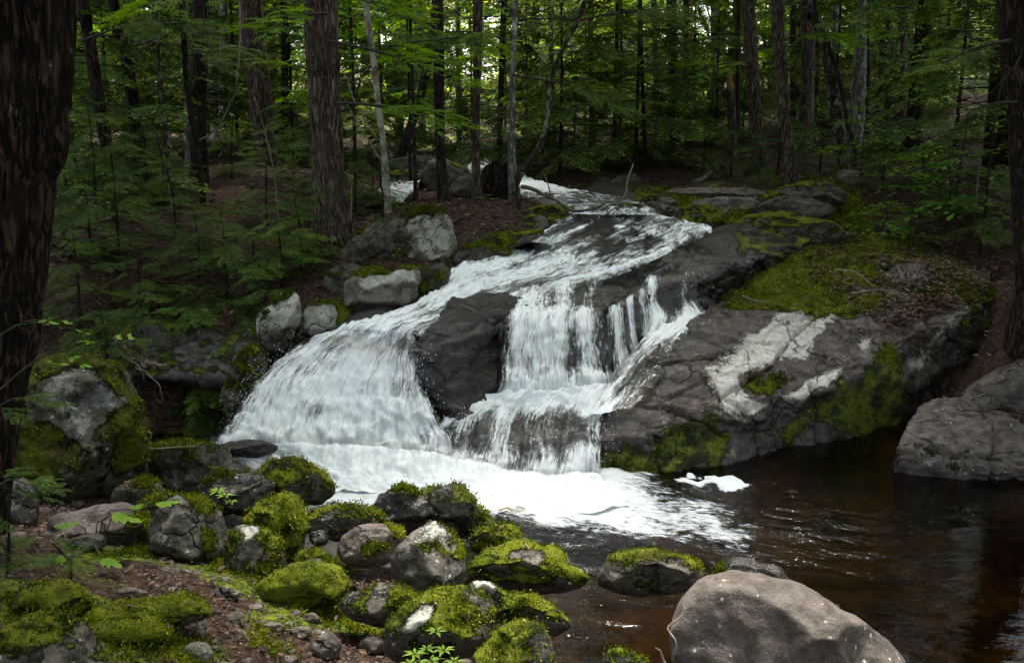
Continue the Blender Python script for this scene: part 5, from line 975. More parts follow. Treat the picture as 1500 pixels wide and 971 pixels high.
SPEC = [ # label, pts, Y, bark, branches
 ('thin dark trunk nearest the big left foreground tree', [(156,215,18),(140,120,18),(128,40,18),(122,0,17)], 14.5, 'bark_dark', 6),
 ('dark rough trunk with a mass of dead twigs at its left', [(202,222,17),(194,150,18),(180,60,16),(165,0,15)], 15.5, 'bark_dark', 14),
 ('slanting thin dark trunk crossing in front of the twin dark trunks', [(296,272,8),(285,200,9),(273,120,9),(266,0,9)], 14.2, 'bark_dark', 5),
 ('stout dark brown trunk with a mossy foot on the leaf covered clearing', [(292,252,24),(290,180,22),(292,90,23),(294,0,24)], 15.8, 'bark_dark', 8),
 ('white stump like lichened trunk foot left of the mossy footed trunk', [(277,240,9),(275,215,9),(274,150,8),(272,0,7)], 17.5, 'bark_pale', 2),
 ('pale birch trunk seen behind the left clearing', [(315,182,13),(313,120,13),(310,50,12),(308,0,12)], 23, 'birch', 2),
 ('grey trunk just right of the pale birch behind the left clearing', [(330,190,14),(328,120,13),(328,60,13),(327,0,13)], 23.5, 'bark_pale', 3),
 ('broad shadowed trunk left of the thick fissured trunk', [(388,248,30),(383,150,34),(372,70,34),(366,0,34)], 17.5, 'bark_grey', 8),
 ('spindly pole with pale lichen left of the leaf covered clearing', [(248,262,7),(240,170,6),(232,80,6),(228,0,5)], 14, 'bark_lichen', 6),
 ('thin leaning birch with peeling speckled bark in front of the side channel', [(568,312,11),(562,220,10),(555,160,9),(545,70,9),(536,0,10)], 13.8, 'birch', 6),
 ('dark straight trunk left of the pair above the leaf bank', [(650,302,17),(645,220,14),(643,120,16),(641,0,17)], 14.6, 'bark_dark', 10),
 ('slim grey brown trunk in the middle of the leaf bank', [(698,290,14),(697,200,11),(699,100,13),(700,0,15)], 14.9, 'bark_grey', 9),
 ('thin pole standing between the birch and the dark straight trunk', [(609,290,6),(606,190,5),(603,90,5),(600,0,5)], 14.7, 'bark_dark', 5),
 ('forked grey trunk at the right end of the leaf bank', [(754,300,14),(750,240,12),(750,170,9),(752,80,8),(755,0,8)], 14.4, 'bark_pale', 8),
 ('pale thin distant trunk in the bright gap at top centre', [(808,160,9),(807,90,8),(806,0,8)], 27, 'bark_pale', 1),
 ('dark slender trunk among the hemlocks right of centre', [(988,226,16),(986,150,13),(985,70,14),(984,0,15)], 20, 'bark_dark', 8),
 ('slim twin trunk just right of the dark slender one', [(1008,200,9),(1006,120,8),(1005,0,8)], 22.5, 'bark_grey', 4),
 ('pale distant trunk against the bright leaves at upper right', [(1050,128,15),(1048,80,13),(1047,15,12),(1046,0,12)], 29, 'bark_pale', 1),
 ('straight grey spruce like trunk rising by the right bank', [(1112,240,24),(1106,160,19),(1101,80,18),(1097,0,19)], 18, 'bark_grey', 10),
 ('tall brown trunk leaning slightly left in front of the grey one', [(1160,268,20),(1151,180,15),(1144,90,17),(1139,0,20)], 15.8, 'bark_grey', 9),
 ('thick dark grey trunk between the brown one and the gnarled one', [(1177,216,22),(1182,140,19),(1184,60,19),(1183,0,20)], 20.5, 'bark_grey', 8),
 ('thin trunk in the gap behind the tall brown one', [(1162,180,9),(1162,100,9),(1163,0,9)], 25, 'bark_dark', 3),
 ('gnarled lichen covered trunk bending to the left at the right bank', [(1240,246,19),(1226,180,20),(1218,110,20),(1208,60,17),(1190,20,13),(1180,0,12)], 16.5, 'bark_lichen', 7),
 ('slim dark stem crossing the gnarled trunk', [(1254,228,6),(1240,170,6),(1228,110,7),(1200,30,6),(1192,0,5)], 16.2, 'bark_dark', 3),
 ('straight pale grey trunk right of the gnarled trunk', [(1255,190,21),(1258,120,20),(1261,60,15),(1263,0,14)], 19.5, 'bark_pale', 7),
 ('dark trunk hugging the pale grey trunk on its right side', [(1270,200,10),(1271,120,9),(1272,0,9)], 20.5, 'bark_dark', 4),
 ('wide reddish dark trunk in the shade at far right', [(1340,180,24),(1345,110,22),(1352,50,22),(1356,0,22)], 18.5, 'bark_red', 6),
 ('mossy pale footed trunk left of the wide reddish one', [(1322,168,12),(1324,110,10),(1326,0,9)], 21, 'bark_grey', 4),
 ('thin dark trunk at the top right of the shadowed slope', [(1288,150,8),(1292,70,8),(1294,0,8)], 24, 'bark_dark', 3),
 ('dark trunk behind the hemlock boughs left of the big clearing trunk', [(178,120,9),(170,60,9),(165,0,9)], 22, 'bark_dark', 3),
 ('grey trunk behind the dark rough one at left', [(196,190,14),(190,100,14),(190,0,14)], 20, 'bark_pale', 4),
 ('shadowy trunk between the broad shadowed trunk and the thick fissured one', [(418,226,12),(417,120,11),(415,0,11)], 21, 'bark_dark', 4),
 ('hazy grey trunk behind the leaning birch', [(586,200,13),(582,120,12),(578,0,12)], 24, 'bark_pale', 2),
 ('dim grey trunk behind and left of the dark straight trunk', [(618,180,11),(616,90,11),(614,0,11)], 26, 'bark_pale', 2),
 ('dim slanting trunk behind the leaf bank', [(585,235,16),(610,160,13),(625,100,12),(640,0,12)], 18, 'bark_dark', 3),
 ('dark trunk close behind the forked grey trunk', [(732,190,9),(735,100,9),(738,0,9)], 19, 'bark_dark', 4),
 ('thin dark trunk in the hemlocks right of the leaning pale stem', [(900,200,7),(902,120,6),(905,0,6)], 20, 'bark_dark', 5),
 ('very thin trunk among the boughs left of the dark slender one', [(945,220,6),(941,120,6),(938,0,6)], 19, 'bark_dark', 4),
 ('grey trunk between the pale grey trunk and the thick dark grey one, farther back', [(1222,170,11),(1224,90,10),(1225,0,10)], 25, 'bark_pale', 2),
 ('slim grey trunk close left of the straight grey one', [(1082,190,8),(1080,90,8),(1079,0,8)], 24, 'bark_pale', 2),
 ('grey brown trunk behind the hemlocks just right of centre', [(868,190,10),(866,100,9),(865,0,9)], 24, 'bark_grey', 3),
 ('thin grey trunk in the bright gap left of centre', [(672,180,7),(671,90,7),(670,0,7)], 25, 'bark_pale', 2),
 ('slender trunk in the bright gap beside the dark slender one', [(962,190,8),(960,90,8),(958,0,8)], 26, 'bark_grey', 2),
 ('slim dark trunk left of the mossy pale footed one', [(1300,178,10),(1303,90,9),(1305,0,9)], 22, 'bark_grey', 2),
 ('thin straight trunk right of the broken one', [(1078,212,6),(1080,140,6),(1082,0,6)], 20.4, 'bark_dark', 2),
]
for i, (lb, pts, Y, bk, nb) in enumerate(SPEC):
    x = PY(pts[0][0], pts[0][1], Y)[0]; over = -3.2 < x < 4.6 and Y < 21
    tree(lb, 'birch' if bk == 'birch' else 'tree', pts, Y, bk, 14, 14 if pts[0][2] > 12 else 9, 10 + i, crown=None if pts[0][2] < 8 else (FCM[i % 2] if Y > 22 else hc(i)), crown_z=(13.5 if over or (x < 0 and Y < 18) else 9.5), branches=nb, name='birch_tree' if bk == 'birch' else 'tree')
# leaning second stem of the forked trunk and the snapped snag
tree('pale stem leaning far right from the foot of the forked grey trunk', 'tree', [(757,262,13),(785,225,10),(800,185,8),(806,130,7),(812,100,7),(830,60,7),(858,0,7)], 14.3, 'bark_lichen', 9, 10, 70, branches=7, flare=0, rough=.08)
rt, at_ = tree('snapped grey trunk with an orange splintered top', 'snag', [(1073,214,14),(1072,170,13),(1070,131,13)], 20, 'bark_grey', 6, 12, 71, broken=True, flare=.2, name='snag')
b0 = PY(1070, 131, 20) - np.array(rt.location)
ob('splintered_top', mesh_np('splintered_top', *merge([tube([b0 + [dx, 0, -.1], b0 + [dx * .8, 0, h * .5], b0 + [dx * .5, .01, h]], [.05, .035, .004], 5) for dx, h in ((-.04, .42), (.0, .3), (.05, .16), (-.01, .36))])[:2], M['splinter']), rt)
#@@SECTION5

# ------------------------------------------------------------------ understorey, far trees, canopy behind the camera
def sapling(label, px_, py_, Y, H, crown, group=None, cat='tree', name='hemlock_tree', s=1.0, trunk=.035, z=None, lean=0.0, rz=None):
    p = PY(px_, py_, Y); gz = ground_z(p[0], p[1]) if z is None else z; root = empty(name, (p[0], p[1], gz)); tag(root, label, cat, group)
    pa = [(0, 0, -.2), (0.02, 0, H * .3), (lean * .5, .03, H * .65), (lean, 0, H)]; V, Fc = trunk_geom(pa, [trunk, trunk * .8, trunk * .5, trunk * .15], 7, int(px_), .05, .2, 0, .3)
    ob('trunk', mesh_np('trunk', V, Fc, M['bark_dark']), root)
    o = ob('crown', crown, root, (0, 0, 0)); o.scale = (s, s, H / 5.5 if crown in UC else H / 4.0); o.rotation_euler = (0, 0, random.uniform(0, 6.28) if rz is None else rz)
    return root
US = [ # px, Y, H, crown index, scale, description
 (820,19,5.0,0,.9,'bushy hemlock over the upper stream left of the slender dark trunk'), (930,18.5,5.5,1,1.0,'dense hemlock with drooping boughs right of the upper stream'),
 (905,22,5.5,2,1.0,'tall dark hemlock standing behind the bushy one'), (1010,24,5,3,1.0,'layered hemlock behind the slim twin trunk'),
 (1045,23.5,3.6,0,.8,'low hemlock around the snapped trunk'), (700,19.5,5.5,1,.9,'hemlock filling the gap behind the leaf bank'),
 (640,23,4.5,2,1.0,'hemlock behind the mossy side channel'), (560,20,4.0,3,.8,'small hemlock left of the side channel behind the birch'),
 (520,22,6.5,0,1.0,'hemlock right behind the thick fissured trunk'), (430,20,5.0,1,.9,'shaded hemlock left of the thick fissured trunk'),
 (350,21,6.0,2,1.0,'hemlock behind the leaf clearing'), (240,19,5.5,3,.9,'hemlock between the spindly pole and the dark trunks'),
 (165,18,5.0,0,.9,'dark hemlock behind the leftmost thin trunks'), (110,15,4.5,1,.9,'shaded hemlock peeking out beside the big left tree'),
 (1215,22,6,2,1.0,'hemlock in the gap left of the pale grey trunk'),
 (1310,22.5,5,3,.9,'dark hemlock left of the wide reddish trunk'), (1395,17.5,6,0,1.0,'dark hemlock on the right slope above the maple sapling'),
 (1450,14,5.5,1,.9,'dark hemlock beside the right edge trunk'), (770,25,4.5,3,1.0,'hazy hemlock behind the forked trunk'), (855,28,4,0,1.0,'far hemlock above the upper stream'),
 (960,30,4.5,1,1.0,'far hemlock behind the two slim trunks'), (470,29,5,2,1.1,'far hemlock left of the bright gap'), (290,29,8,3,1.2,'far hemlock behind the pale birch'), (190,27,5,0,1.0,'low hemlock near the distant white water'),
 (1250,29,8,1,1.3,'far hemlock deep behind the pale grey trunk'), (1110,31,4.5,2,1.1,'far hemlock in the bright haze at upper right'), (1370,25,8,3,1.2,'far hemlock on the dark right slope')]
for i, (x, Y, H, ci, s, lb) in enumerate(US): sapling(lb, x, 250, Y, H, UC[ci], s=s)
# young beeches with bright leaves
for i, (x, Y, H, s, lb) in enumerate([(600,16.5,4.6,1.1,'young beech with bright flat leaf sprays above the leaf bank'), (520,16,5.2,1.1,'young beech with bright leaves beside the leaning birch'), (690,21,6,1.2,'leafy young beech behind the slim grey brown trunk'),
        (1000,26,6.5,1.3,'sunlit young beech at the right of the bright gap'), (1085,26,5.5,1.0,'young beech leafing in front of the grey trunk'), (740,27,6.5,1.3,'yellow green young beech under the bright gap'), (220,22,5,1.1,'dim young beech behind the dead twig mass')]):
    sapling(lb, x, 250, Y, H, LC[i % 2], s=s, name='beech_tree', trunk=.03)
# far wood: trunks and sunlit crowns, alike
rg = np.random.default_rng(99)
def far_tree(x, Y, r, crown, zc, label, group, H=16, name='far_tree', cat='tree'):
    gz = ground_z(x, Y); root = empty(name, (x, Y, gz)); tag(root, label, cat, group)
    V, Fc = tube([[0, 0, -.5], [rg.normal() * .1, 0, H * .4], [rg.normal() * .4, 0, H]], [r, r * .75, r * .3], 8); ob('trunk', mesh_np('trunk', V, Fc, M[['bark_dark', 'bark_grey', 'bark_pale'][rg.integers(3)]]), root)
    o = ob('crown', crown, root, (0, 0, zc)); s = rg.uniform(.9, 1.4); o.scale = (s, s, s); o.rotation_euler = (0, 0, rg.uniform(0, 6.3))
for i in range(120):
    Y = rg.uniform(27, 62); px_ = rg.uniform(60, 1460); x = (px_ - 750) / F * Y; side = abs(px_ - 800) / 700
    if -.35 < (px_ - 800) / 700 < .5 and rg.random() < .66: continue
    zc = rg.uniform(0.5, 3.5) if -.35 < (px_ - 800) / 700 < .5 else rg.uniform(1.5, 8.0) if side > .35 or rg.random() < .75 else rg.uniform(7, 12); cr = FCM[i % 2] if rg.random() < (.8 if side < .55 else .35) else hc(i)
    far_tree(x, Y, rg.uniform(.10, .24), cr, zc, 'distant forest tree blurred among others beyond the upper stream', 'distant trees beyond the upper stream')
for i in range(30):   # the same wood goes on beside and behind the viewer
    a = rg.uniform(0, 2 * math.pi); d = rg.uniform(5.5, 16); x, y = d * math.cos(a), 1 + d * math.sin(a)
    if y > 3.2 and abs(x) < .62 * y + 2.0: continue
    if 1.5 < x < 11 and 2 < y < 8: continue
    far_tree(x, y, rg.uniform(.12, .25), hc(i), rg.uniform(6, 9), 'tree added beside or behind the viewer to shade the corners and the pool', 'trees around the viewpoint', name='tree')
for x, y, z in [(9,11,6),(11,14.5,6),(9.6,14,7),(12,9,5.5),(14,12,6),(-5.8,1.9,5.2),(-5.6,-1.2,6.0),(5.6,0.9,5.8),(-6.0,3.0,5.5),(-7.5,5.5,5.5),(-5.6,0.8,5),(7.5,4.0,5.5),(9,7.0,6),(-3.2,9.5,8.0),(-5,13,8),(4.5,15,9),(7,12,8),(6.5,8.5,8),(-3.5,6,8.5)]:  # trees added to shade the near corners and darken the pool's reflection
    far_tree(math.copysign(3.9, x) if y < 2 else x if abs(x) > 5.5 else math.copysign(7.2, x), y, .2, hc(int(y)), z, 'tree added beside or behind the viewer to shade the corners and the pool', 'trees around the viewpoint', name='tree')

# hemlock saplings on the near left bank: each bough is a part
def bough_plant(label, px_, py_, Y, H, n, L, name='hemlock_sapling', cat='sapling', seed=0, meshes=None, trunk=.02, yaws=(0, 360), z0=.2, droop=(-12, 12), base=None, taper=.5, zflat=1.0):
    meshes = meshes or HB; g = np.random.default_rng(seed + 900); p = PY(px_, py_, Y) if base is None else np.array(base, float); gz = ground_z(p[0], p[1]) if base is None else p[2]; H_ = H
    root = empty(name, (p[0], p[1], gz)); tag(root, label, cat)
    V, Fc = tube([[0, 0, -.1], [.02, .01, H * .5], [.05 * g.normal(), 0, H]], [trunk, trunk * .7, trunk * .25], 6); ob('trunk' if trunk > .012 else 'stem', mesh_np('trunk', V, Fc, M['bark_dark'] if trunk > .012 else M['stem']), root)
    for i in range(n):
        f = (i + .5) / n; o = ob('bough', meshes[g.integers(len(meshes))], root, (0, 0, H * (z0 + (1 - z0) * f))); yw = R(g.uniform(*yaws)) if yaws != (0, 360) else i * 2.4 + g.normal() * .3
        o.rotation_euler = Euler((R(g.normal() * 8), -R(g.uniform(*droop)), yw)); s = L * (1 - taper * f) * g.uniform(.75, 1.2); o.scale = (s, s, s * zflat)
    return root
BP = [ # px, py base, Y, H, n, L, label
 (170,330,11.6,1.7,14,1.05,'bushy hemlock sapling at the left just past the big trunk'), (255,335,12.5,1.0,9,.9,'low hemlock sapling in the middle of the left bank'),
 (110,400,9.8,1.1,10,.8,'hemlock sapling pressed against the right side of the big trunk'), (330,420,11.0,1.25,13,1.05,'spreading hemlock sapling above the white faced slab'),
 (440,400,11.2,.95,11,.85,'hemlock sapling at the foot of the thick fissured trunk'), (235,450,10.2,.8,9,.8,'hemlock sapling on the dark slope above the overhanging ledge'),
 (390,330,13.2,1.1,9,.9,'hemlock sapling left of the thick fissured trunk in shade'), (150,470,9.4,.6,7,.7,'small hemlock tuft above the big mossy boulder'),
 (60,330,11.5,1.8,12,1.1,'dark hemlock sapling half hidden by the big left trunk'), (560,345,12.0,.75,12,.55,'feathery young hemlock growing on the white faced boulder'),
 (215,280,14.5,1.3,10,1.0,'hemlock sapling below the dead twig mass'), (520,300,14.0,1.5,11,.95,'hemlock sapling between the thick trunk and the leaning birch'), (340,270,16,1.0,9,.9,'hemlock sapling at the right edge of the leaf clearing'),
 (430,260,16,1.6,11,1.0,'hemlock sapling behind and left of the thick fissured trunk'), (1070,250,17,1.0,10,1.0,'low hemlock left of the straight grey trunk'), (1140,240,17.5,1.1,10,1.0,'low hemlock between the grey and the tall brown trunk'),
 (1200,255,16.5,.9,9,.9,'low hemlock at the foot of the thick dark grey trunk'), (1400,300,13,1.4,10,1.0,'dark hemlock sapling in the gloom near the right edge'), (1030,250,18.5,.9,9,.9,'low hemlock at the right bank before the slender trunks'),
 (840,235,20,2.0,14,1.2,'grey green hemlock bough mass hanging over the upper stream'), (1290,290,14.5,.8,8,.8,'low hemlock sprout among leaves on the right slope')]
BP += [(200,400,11.0,.9,9,.8,'hemlock sapling left of centre on the left bank slope'), (290,385,11.8,.9,9,.8,'hemlock sapling below the leaf clearing'), (370,390,11.6,.8,9,.8,'hemlock sapling left of the one at the fissured trunk'),
 (140,300,13,1.5,11,1.0,'tall hemlock sapling behind the one beside the big trunk'), (180,440,10.4,.8,8,.75,'hemlock sapling above the grey wooden stub'), (290,455,10.6,.7,8,.75,'hemlock sapling on the rim above the pale green sapling'),
 (385,450,10.4,.6,8,.65,'hemlock sapling draped behind the leaning white slab'), (240,300,14.2,1.2,9,1.0,'hemlock sapling beside the spindly pole'), (95,260,15,2.0,12,1.1,'hemlock sapling far left, highest on the bank'),
 (460,300,14.0,1.2,10,.9,'hemlock sapling hugging the thick fissured trunk on its left'), (110,500,9.0,.5,8,.6,'hemlock sprig spilling over the big mossy boulder'), (545,300,14.6,1.0,9,.8,'hemlock sapling left of the leaning birch foot'),
 (1110,262,16.0,.7,8,.8,'hemlock sprout before the straight grey trunk'), (1340,330,12.2,.7,8,.7,'hemlock sprout on the leafy slope behind the slab'), (1440,330,12.0,1.2,10,.9,'hemlock sapling in front of the right edge trunk')]
for i, (x, y, Y, H, n, L, lb) in enumerate(BP): bough_plant(lb, x, y, Y, H, int(n * 2.0), L * .66, seed=i, z0=.1, droop=(-22, 16), taper=.4)
for i, (x, y, Y, H, n, L, lb) in enumerate([(300,432,10.6,.7,18,.62,'fresh light green hemlock sapling in the middle of the left bank'), (410,385,11.0,.8,18,.58,'fresh light green hemlock sapling reaching toward the thick fissured trunk'), (225,400,11.0,.6,14,.55,'pale tipped hemlock sapling on the left bank slope'),
        (130,350,11.8,.9,16,.6,'pale tipped hemlock sapling beside the big left tree'), (190,455,10.0,.45,12,.5,'pale tipped hemlock sprout just above the overhanging ledge'), (355,470,10.0,.4,14,.5,'pale tipped hemlock sprout beside the leaning white slab'), (450,372,11.5,.5,10,.45,'pale tipped hemlock sprout at the foot of the thick trunk')]):
    bough_plant(lb, x, y, Y, H, n, L, seed=150 + i, z0=.15, droop=(-26, 10), taper=.35, meshes=HN)
# hemlock boughs hanging above the dark hollow
p = PY(330, 478, 9.9); bough_plant('pale green hemlock sapling spreading over the dark hollow beside the left falls', 0, 0, 0, .5, 18, .62, meshes=HN, seed=50, base=(p[0], p[1], ground_z(p[0], p[1])), yaws=(190, 350), droop=(-30, 6), trunk=.018)
p = PY(290, 500, 9.6); bough_plant('lower hemlock sprout drooping over the lip of the dark hollow', 0, 0, 0, .25, 7, .55, seed=51, base=(p[0], p[1], ground_z(p[0], p[1])), yaws=(200, 330), droop=(-34, -4), trunk=.014)
# branches of beech leaves across the top centre
def leaf_branch(label, a, b, n, L, meshes, cat='branch', name='leafy_branch', seed=0, yaw=None, r=.018, mat='twig_dark'):
    g = np.random.default_rng(seed + 70); A_, B_ = np.array(a), np.array(b); root = empty(name, A_); tag(root, label, cat); d = B_ - A_; path = [np.zeros(3), d * .35 + [0, 0, .05], d * .7 + [0, 0, .06], d]
    V, Fc = tube(smooth_path(path, 10), np.linspace(r, r * .25, 10), 6); ob('stem', mesh_np('stem', V, Fc, M[mat]), root); y0 = math.atan2(d[1], d[0])
    for i in range(n):
        f = .2 + .8 * (i + 1) / n; q = cr_curve(np.array(path), np.array([f * 3 - .001]))[0]; o = ob('bough', meshes[g.integers(len(meshes))], root, q)
        o.rotation_euler = Euler((R(g.normal() * 10), R(g.uniform(-8, 14)), y0 + (0 if i == n - 1 else (-1) ** i * R(g.uniform(25, 65))))); s = L * (1.15 - .5 * f) * g.uniform(.8, 1.15); o.scale = (s,) * 3
for i, (a, b, n, L, lb) in enumerate([
    ((480,60,11.5),(660,118,11.0),8,.8,'long bright beech branch reaching right from the thick fissured trunk'), ((475,150,11.6),(640,178,11.4),8,.75,'second bright beech branch below the long one'),
    ((480,20,11.5),(400,45,10.8),6,.7,'beech branch spreading left at the top of the thick fissured trunk'), ((560,70,13.5),(720,60,13.5),7,.9,'beech branch across the top centre right of the leaning birch'), ((470,-10,11.5),(580,25,11.0),7,.8,'beech spray at the top edge over the leaning birch'),
    ((300,-20,10.5),(230,20,9.8),6,.7,'beech spray hanging from the top edge left of centre'), ((1100,90,17.5),(1010,110,17),6,1.0,'beech branch left of the straight grey trunk'), ((1140,60,15.5),(1230,50,15.5),6,.9,'beech branch right of the tall brown trunk')]):
    leaf_branch(lb, PY(*a), PY(*b), n, L, BB, seed=i)
for i, (a, b, n, L, lb) in enumerate([((1330,10,13.5),(1235,38,13),5,.6,'hemlock branch across the top right'), ((1480,60,9.2),(1370,105,9),6,.5,'dark hemlock branch reaching left from the right edge trunk'), ((1490,150,9.2),(1400,180,9.0),5,.45,'lower dark hemlock branch from the right edge trunk'),
    ((750,110,14.2),(900,150,14.2),7,1.1,'hemlock branch reaching right from the forked trunk'), ((750,60,14.2),(640,50,14),6,1.0,'hemlock branch at the top of the forked trunk'), ((985,100,19.5),(870,130,18.5),7,1.3,'hemlock branch spreading left from the dark slender trunk'), ((985,40,19.5),(1060,70,18.8),6,1.2,'hemlock branch right of the dark slender trunk'),
    ((200,60,15),(330,90,14.6),7,1.1,'hemlock branch hanging across the dark trunks at left'), ((120,60,14.2),(250,30,13.6),6,1.1,'hemlock branch at the top left beside the big trunk'), ((850,30,16),(960,20,16),6,1.2,'hemlock branch along the top edge right of centre')]):
    leaf_branch(lb, PY(*a), PY(*b), n, L, HB, seed=20 + i, name='hemlock_branch')
# maple saplings on the right bank
def maple_leaf_mesh(seed, s=1.0, mat='beech'):
    prof = [(0,0),(.10,-.22),(.36,-.40),(.34,-.22),(.60,-.34),(.58,-.14),(.74,-.20),(1.0,0)]; pts = prof + [(x, -y) for x, y in prof[-2:0:-1]]
    g = np.random.default_rng(seed); V = np.array([(x - .0, y, -.10 * x * x - .25 * abs(y) ** 1.5 + g.normal() * .01) for x, y in pts]) * s; c = np.array([[.42 * s, 0, .02 * s]]); V = np.concatenate([V, c]); n = len(pts)
    Fc = [(n, i, (i + 1) % n) for i in range(n)]
    return V, np.array(Fc)
mv, mf = maple_leaf_mesh(0)
def leaf_layer_mesh(seed, L=1.0, n=34, ls=.13):
    g = np.random.default_rng(seed); parts = []; W = []
    for i in range(n):
        r = L * g.random() ** .6; a = g.normal() * .55; p = np.array([r * math.cos(a), r * math.sin(a), -.12 * r * r + g.normal() * .02]); m = rotm(a + g.normal() * .5, R(g.uniform(-22, 5)), R(g.normal() * 12)); s = ls * g.uniform(.7, 1.25)
        parts.append((mv @ m.T * s + p, mf, np.full(len(mv), np.clip(.5 + g.normal() * .2, 0, 1))))
        if i % 3 == 0: W.append(tube([[0, 0, 0], p * .5 + [0, 0, .02], p], [.006, .004, .002], 3))
    v, f, t = merge(parts); wv, wf, _ = merge([(a, np.concatenate([b[:, [0, 1, 2]], b[:, [0, 2, 3]]])) for a, b in [(x[0], x[1]) for x in W]])
    me = mesh_np('leafy_branch', np.concatenate([v, wv]), np.concatenate([f, wf + len(v)]), M['beech'], False, {'tint': np.r_[t, np.zeros(len(wv))]}); return me
ML = [leaf_layer_mesh(s) for s in range(3)]
for i, (x, y, Y, H, n, L, lb) in enumerate([(1390,285,12.5,1.25,10,.7,'maple sapling with flat tiers of leaves in front of the dark right slope'), (1300,290,12.9,.55,8,.7,'low maple sapling with bright leaves beside the cluster of white stones'), (1350,275,13.3,.95,8,.75,'maple sapling between the low bright one and the tiered one'), (1260,250,15.5,1.2,7,.7,'thin maple sapling in front of the pale grey trunk')]):
    bough_plant(lb, x, y, Y, H, n, L, name='maple_sapling', meshes=ML, seed=30 + i, trunk=.014, droop=(-8, 12), z0=.3, taper=.35)

# ------------------------------------------------------------------ small foreground plants
def leaf_plant(label, base, stems, cat='plant', name='maple_seedling', mat='beech', narrow=False):
    """stems: (tip offset, leaf size, yaw deg, pitch deg)"""
    root = empty(name, base); tag(root, label, cat)
    for tip, s, yw, pi_ in stems:
        tip = np.array(tip); V, Fc = tube([[0, 0, -.03], tip * [.35, .35, .7], tip], [.004, .003, .0018], 5); ob('stem', mesh_np('stem', V, Fc, M['stem']), root)
        m = rotm(R(yw), R(pi_), 0); v = mv @ m.T * s + tip; t = np.full(len(v), .72); t[-1] = .5; ob('leaf', mesh_np('leaf', v, mf, M[mat], False, {'tint': t}), root)
b = PZ(135, 818, .72)
def off(px_, py_, Y): return tuple(PY(px_, py_, Y) - b)
leaf_plant('maple seedling with large pale green lobed leaves over the flat pinkish rock', b, [(off(165,752,4.75),.17,-12,-6),(off(228,738,4.8),.13,15,5),(off(112,768,4.7),.15,160,-5),(off(190,745,4.75),.10,70,0),(off(105,812,4.5),.14,200,-10),(off(150,818,4.45),.12,-20,-8)])
def whorl_mesh(n, L, seed, wd=.32):
    g = np.random.default_rng(seed); Q = []; T = []
    for i in range(n):
        a = i * 2 * math.pi / n + g.normal() * .15; l = L * g.uniform(.8, 1.1); d = np.array([math.cos(a), math.sin(a), .12]); s_ = np.array([-math.sin(a), math.cos(a), 0]) * l * wd * .5; up = np.array([0, 0, 1])
        A0 = d * l * .08; B0 = d * l * .45 + s_ + up * l * .06; C0 = d * l - up * l * .08; D0 = d * l * .45 - s_ + up * l * .06; Mi = d * l * .5 - up * .0
        Q += [np.stack([A0, B0, C0, Mi]), np.stack([A0, Mi, C0, D0])]; T += [.85 + g.normal() * .1] * 2
    return np.array(Q), np.array(T)
def whorl_plant(label, base, spots, name='woodland_plant'):
    root = empty(name, base); tag(root, label, 'plant')
    for i, (o_, L, n) in enumerate(spots):
        o_ = np.array(o_); V, Fc = tube([[0, 0, -.04], o_ * [.5, .5, .6], o_], [.003, .0025, .002], 5); st = ob('stem', mesh_np('stem', V, Fc, M['stem']), root)
        q, t = whorl_mesh(n, L, i); ob('leaves', mesh_two('leaves', q + o_, t, None, M['beech'], M['stem']), root)
b = PZ(628, 985, .42)
whorl_plant('bright green plant with whorled pointed leaves at the bottom edge', b, [(tuple(PY(639,925,3.75) - b), .050, 6), (tuple(PY(608,958,3.72) - b), .055, 7), (tuple(PY(650,952,3.7) - b), .055, 7), (tuple(PY(632,968,3.65) - b), .06, 7), (tuple(PY(600,972,3.62) - b), .05, 6), (tuple(PY(665,968,3.66) - b), .05, 6), (tuple(PY(625,950,3.7) - b), .045, 6)])
b = PZ(322, 745, .42)
whorl_plant('small leafy plant between the lichen flaked boulder and the pointed mossy one', b, [(tuple(PY(318,720,5.55) - b), .07, 7), (tuple(PY(330,726,5.5) - b), .06, 6), (tuple(PY(338,735,5.5) - b), .05, 6)])
b = PZ(590, 322, 1.75)
whorl_plant('tuft of pale leaves on the brown leaf bank', PZ(715,300,1.78), [((-.12,0,.10),.09,6),((.1,.02,.08),.09,6),((0,.1,.13),.08,6)])
def twig_mesh(sd_):
    q, t, st = beech_spray(.19, sd_, leaf=.050, node=.05, wid=.30); return mesh_two('bough', q, t, [tube(np.array(st), [.0016] * len(st), 3)], M['beech'], M['twig_dark'])
TW = [twig_mesh(81 + k) for k in range(3)]
# leafy twigs against the big left trunk, and the dark fir sprig in the corner
for i, (a, b_, n, L, lb) in enumerate([((-30,520,3.9),(80,478,3.9),3,1.0,'leafy twig crossing the big left trunk, near its middle'), ((-30,600,3.8),(135,500,4.0),4,1.0,'leafy twig reaching toward the big mossy boulder')]):
    leaf_branch(lb, PY(*a), PY(*b_), n, L, TW, seed=60 + i, r=.005)
b = PZ(-20, 700, .9)
for i, (a, b_, n, L, lb) in enumerate([((-40,640,3.7),(50,590,3.8),7,.2,'dark hemlock twig over the left edge beside the trunk'), ((-40,760,3.3),(40,710,3.5),7,.17,'dark hemlock twig hanging low at the left edge')]):
    leaf_branch(lb, PY(*a), PY(*b_), n, L, HB, seed=64 + i, r=.006, name='hemlock_branch')
bough_plant('small dark fir seedling in the bottom left corner', 20, 940, 4.0, .24, 16, .17, seed=66, trunk=.013, droop=(-5, 28), name='fir_seedling', cat='seedling')
bough_plant('second dark fir seedling right of the corner one', 105, 915, 4.2, .18, 12, .13, seed=67, trunk=.013, droop=(0, 30), name='fir_seedling', cat='seedling')
#@@SECTION6

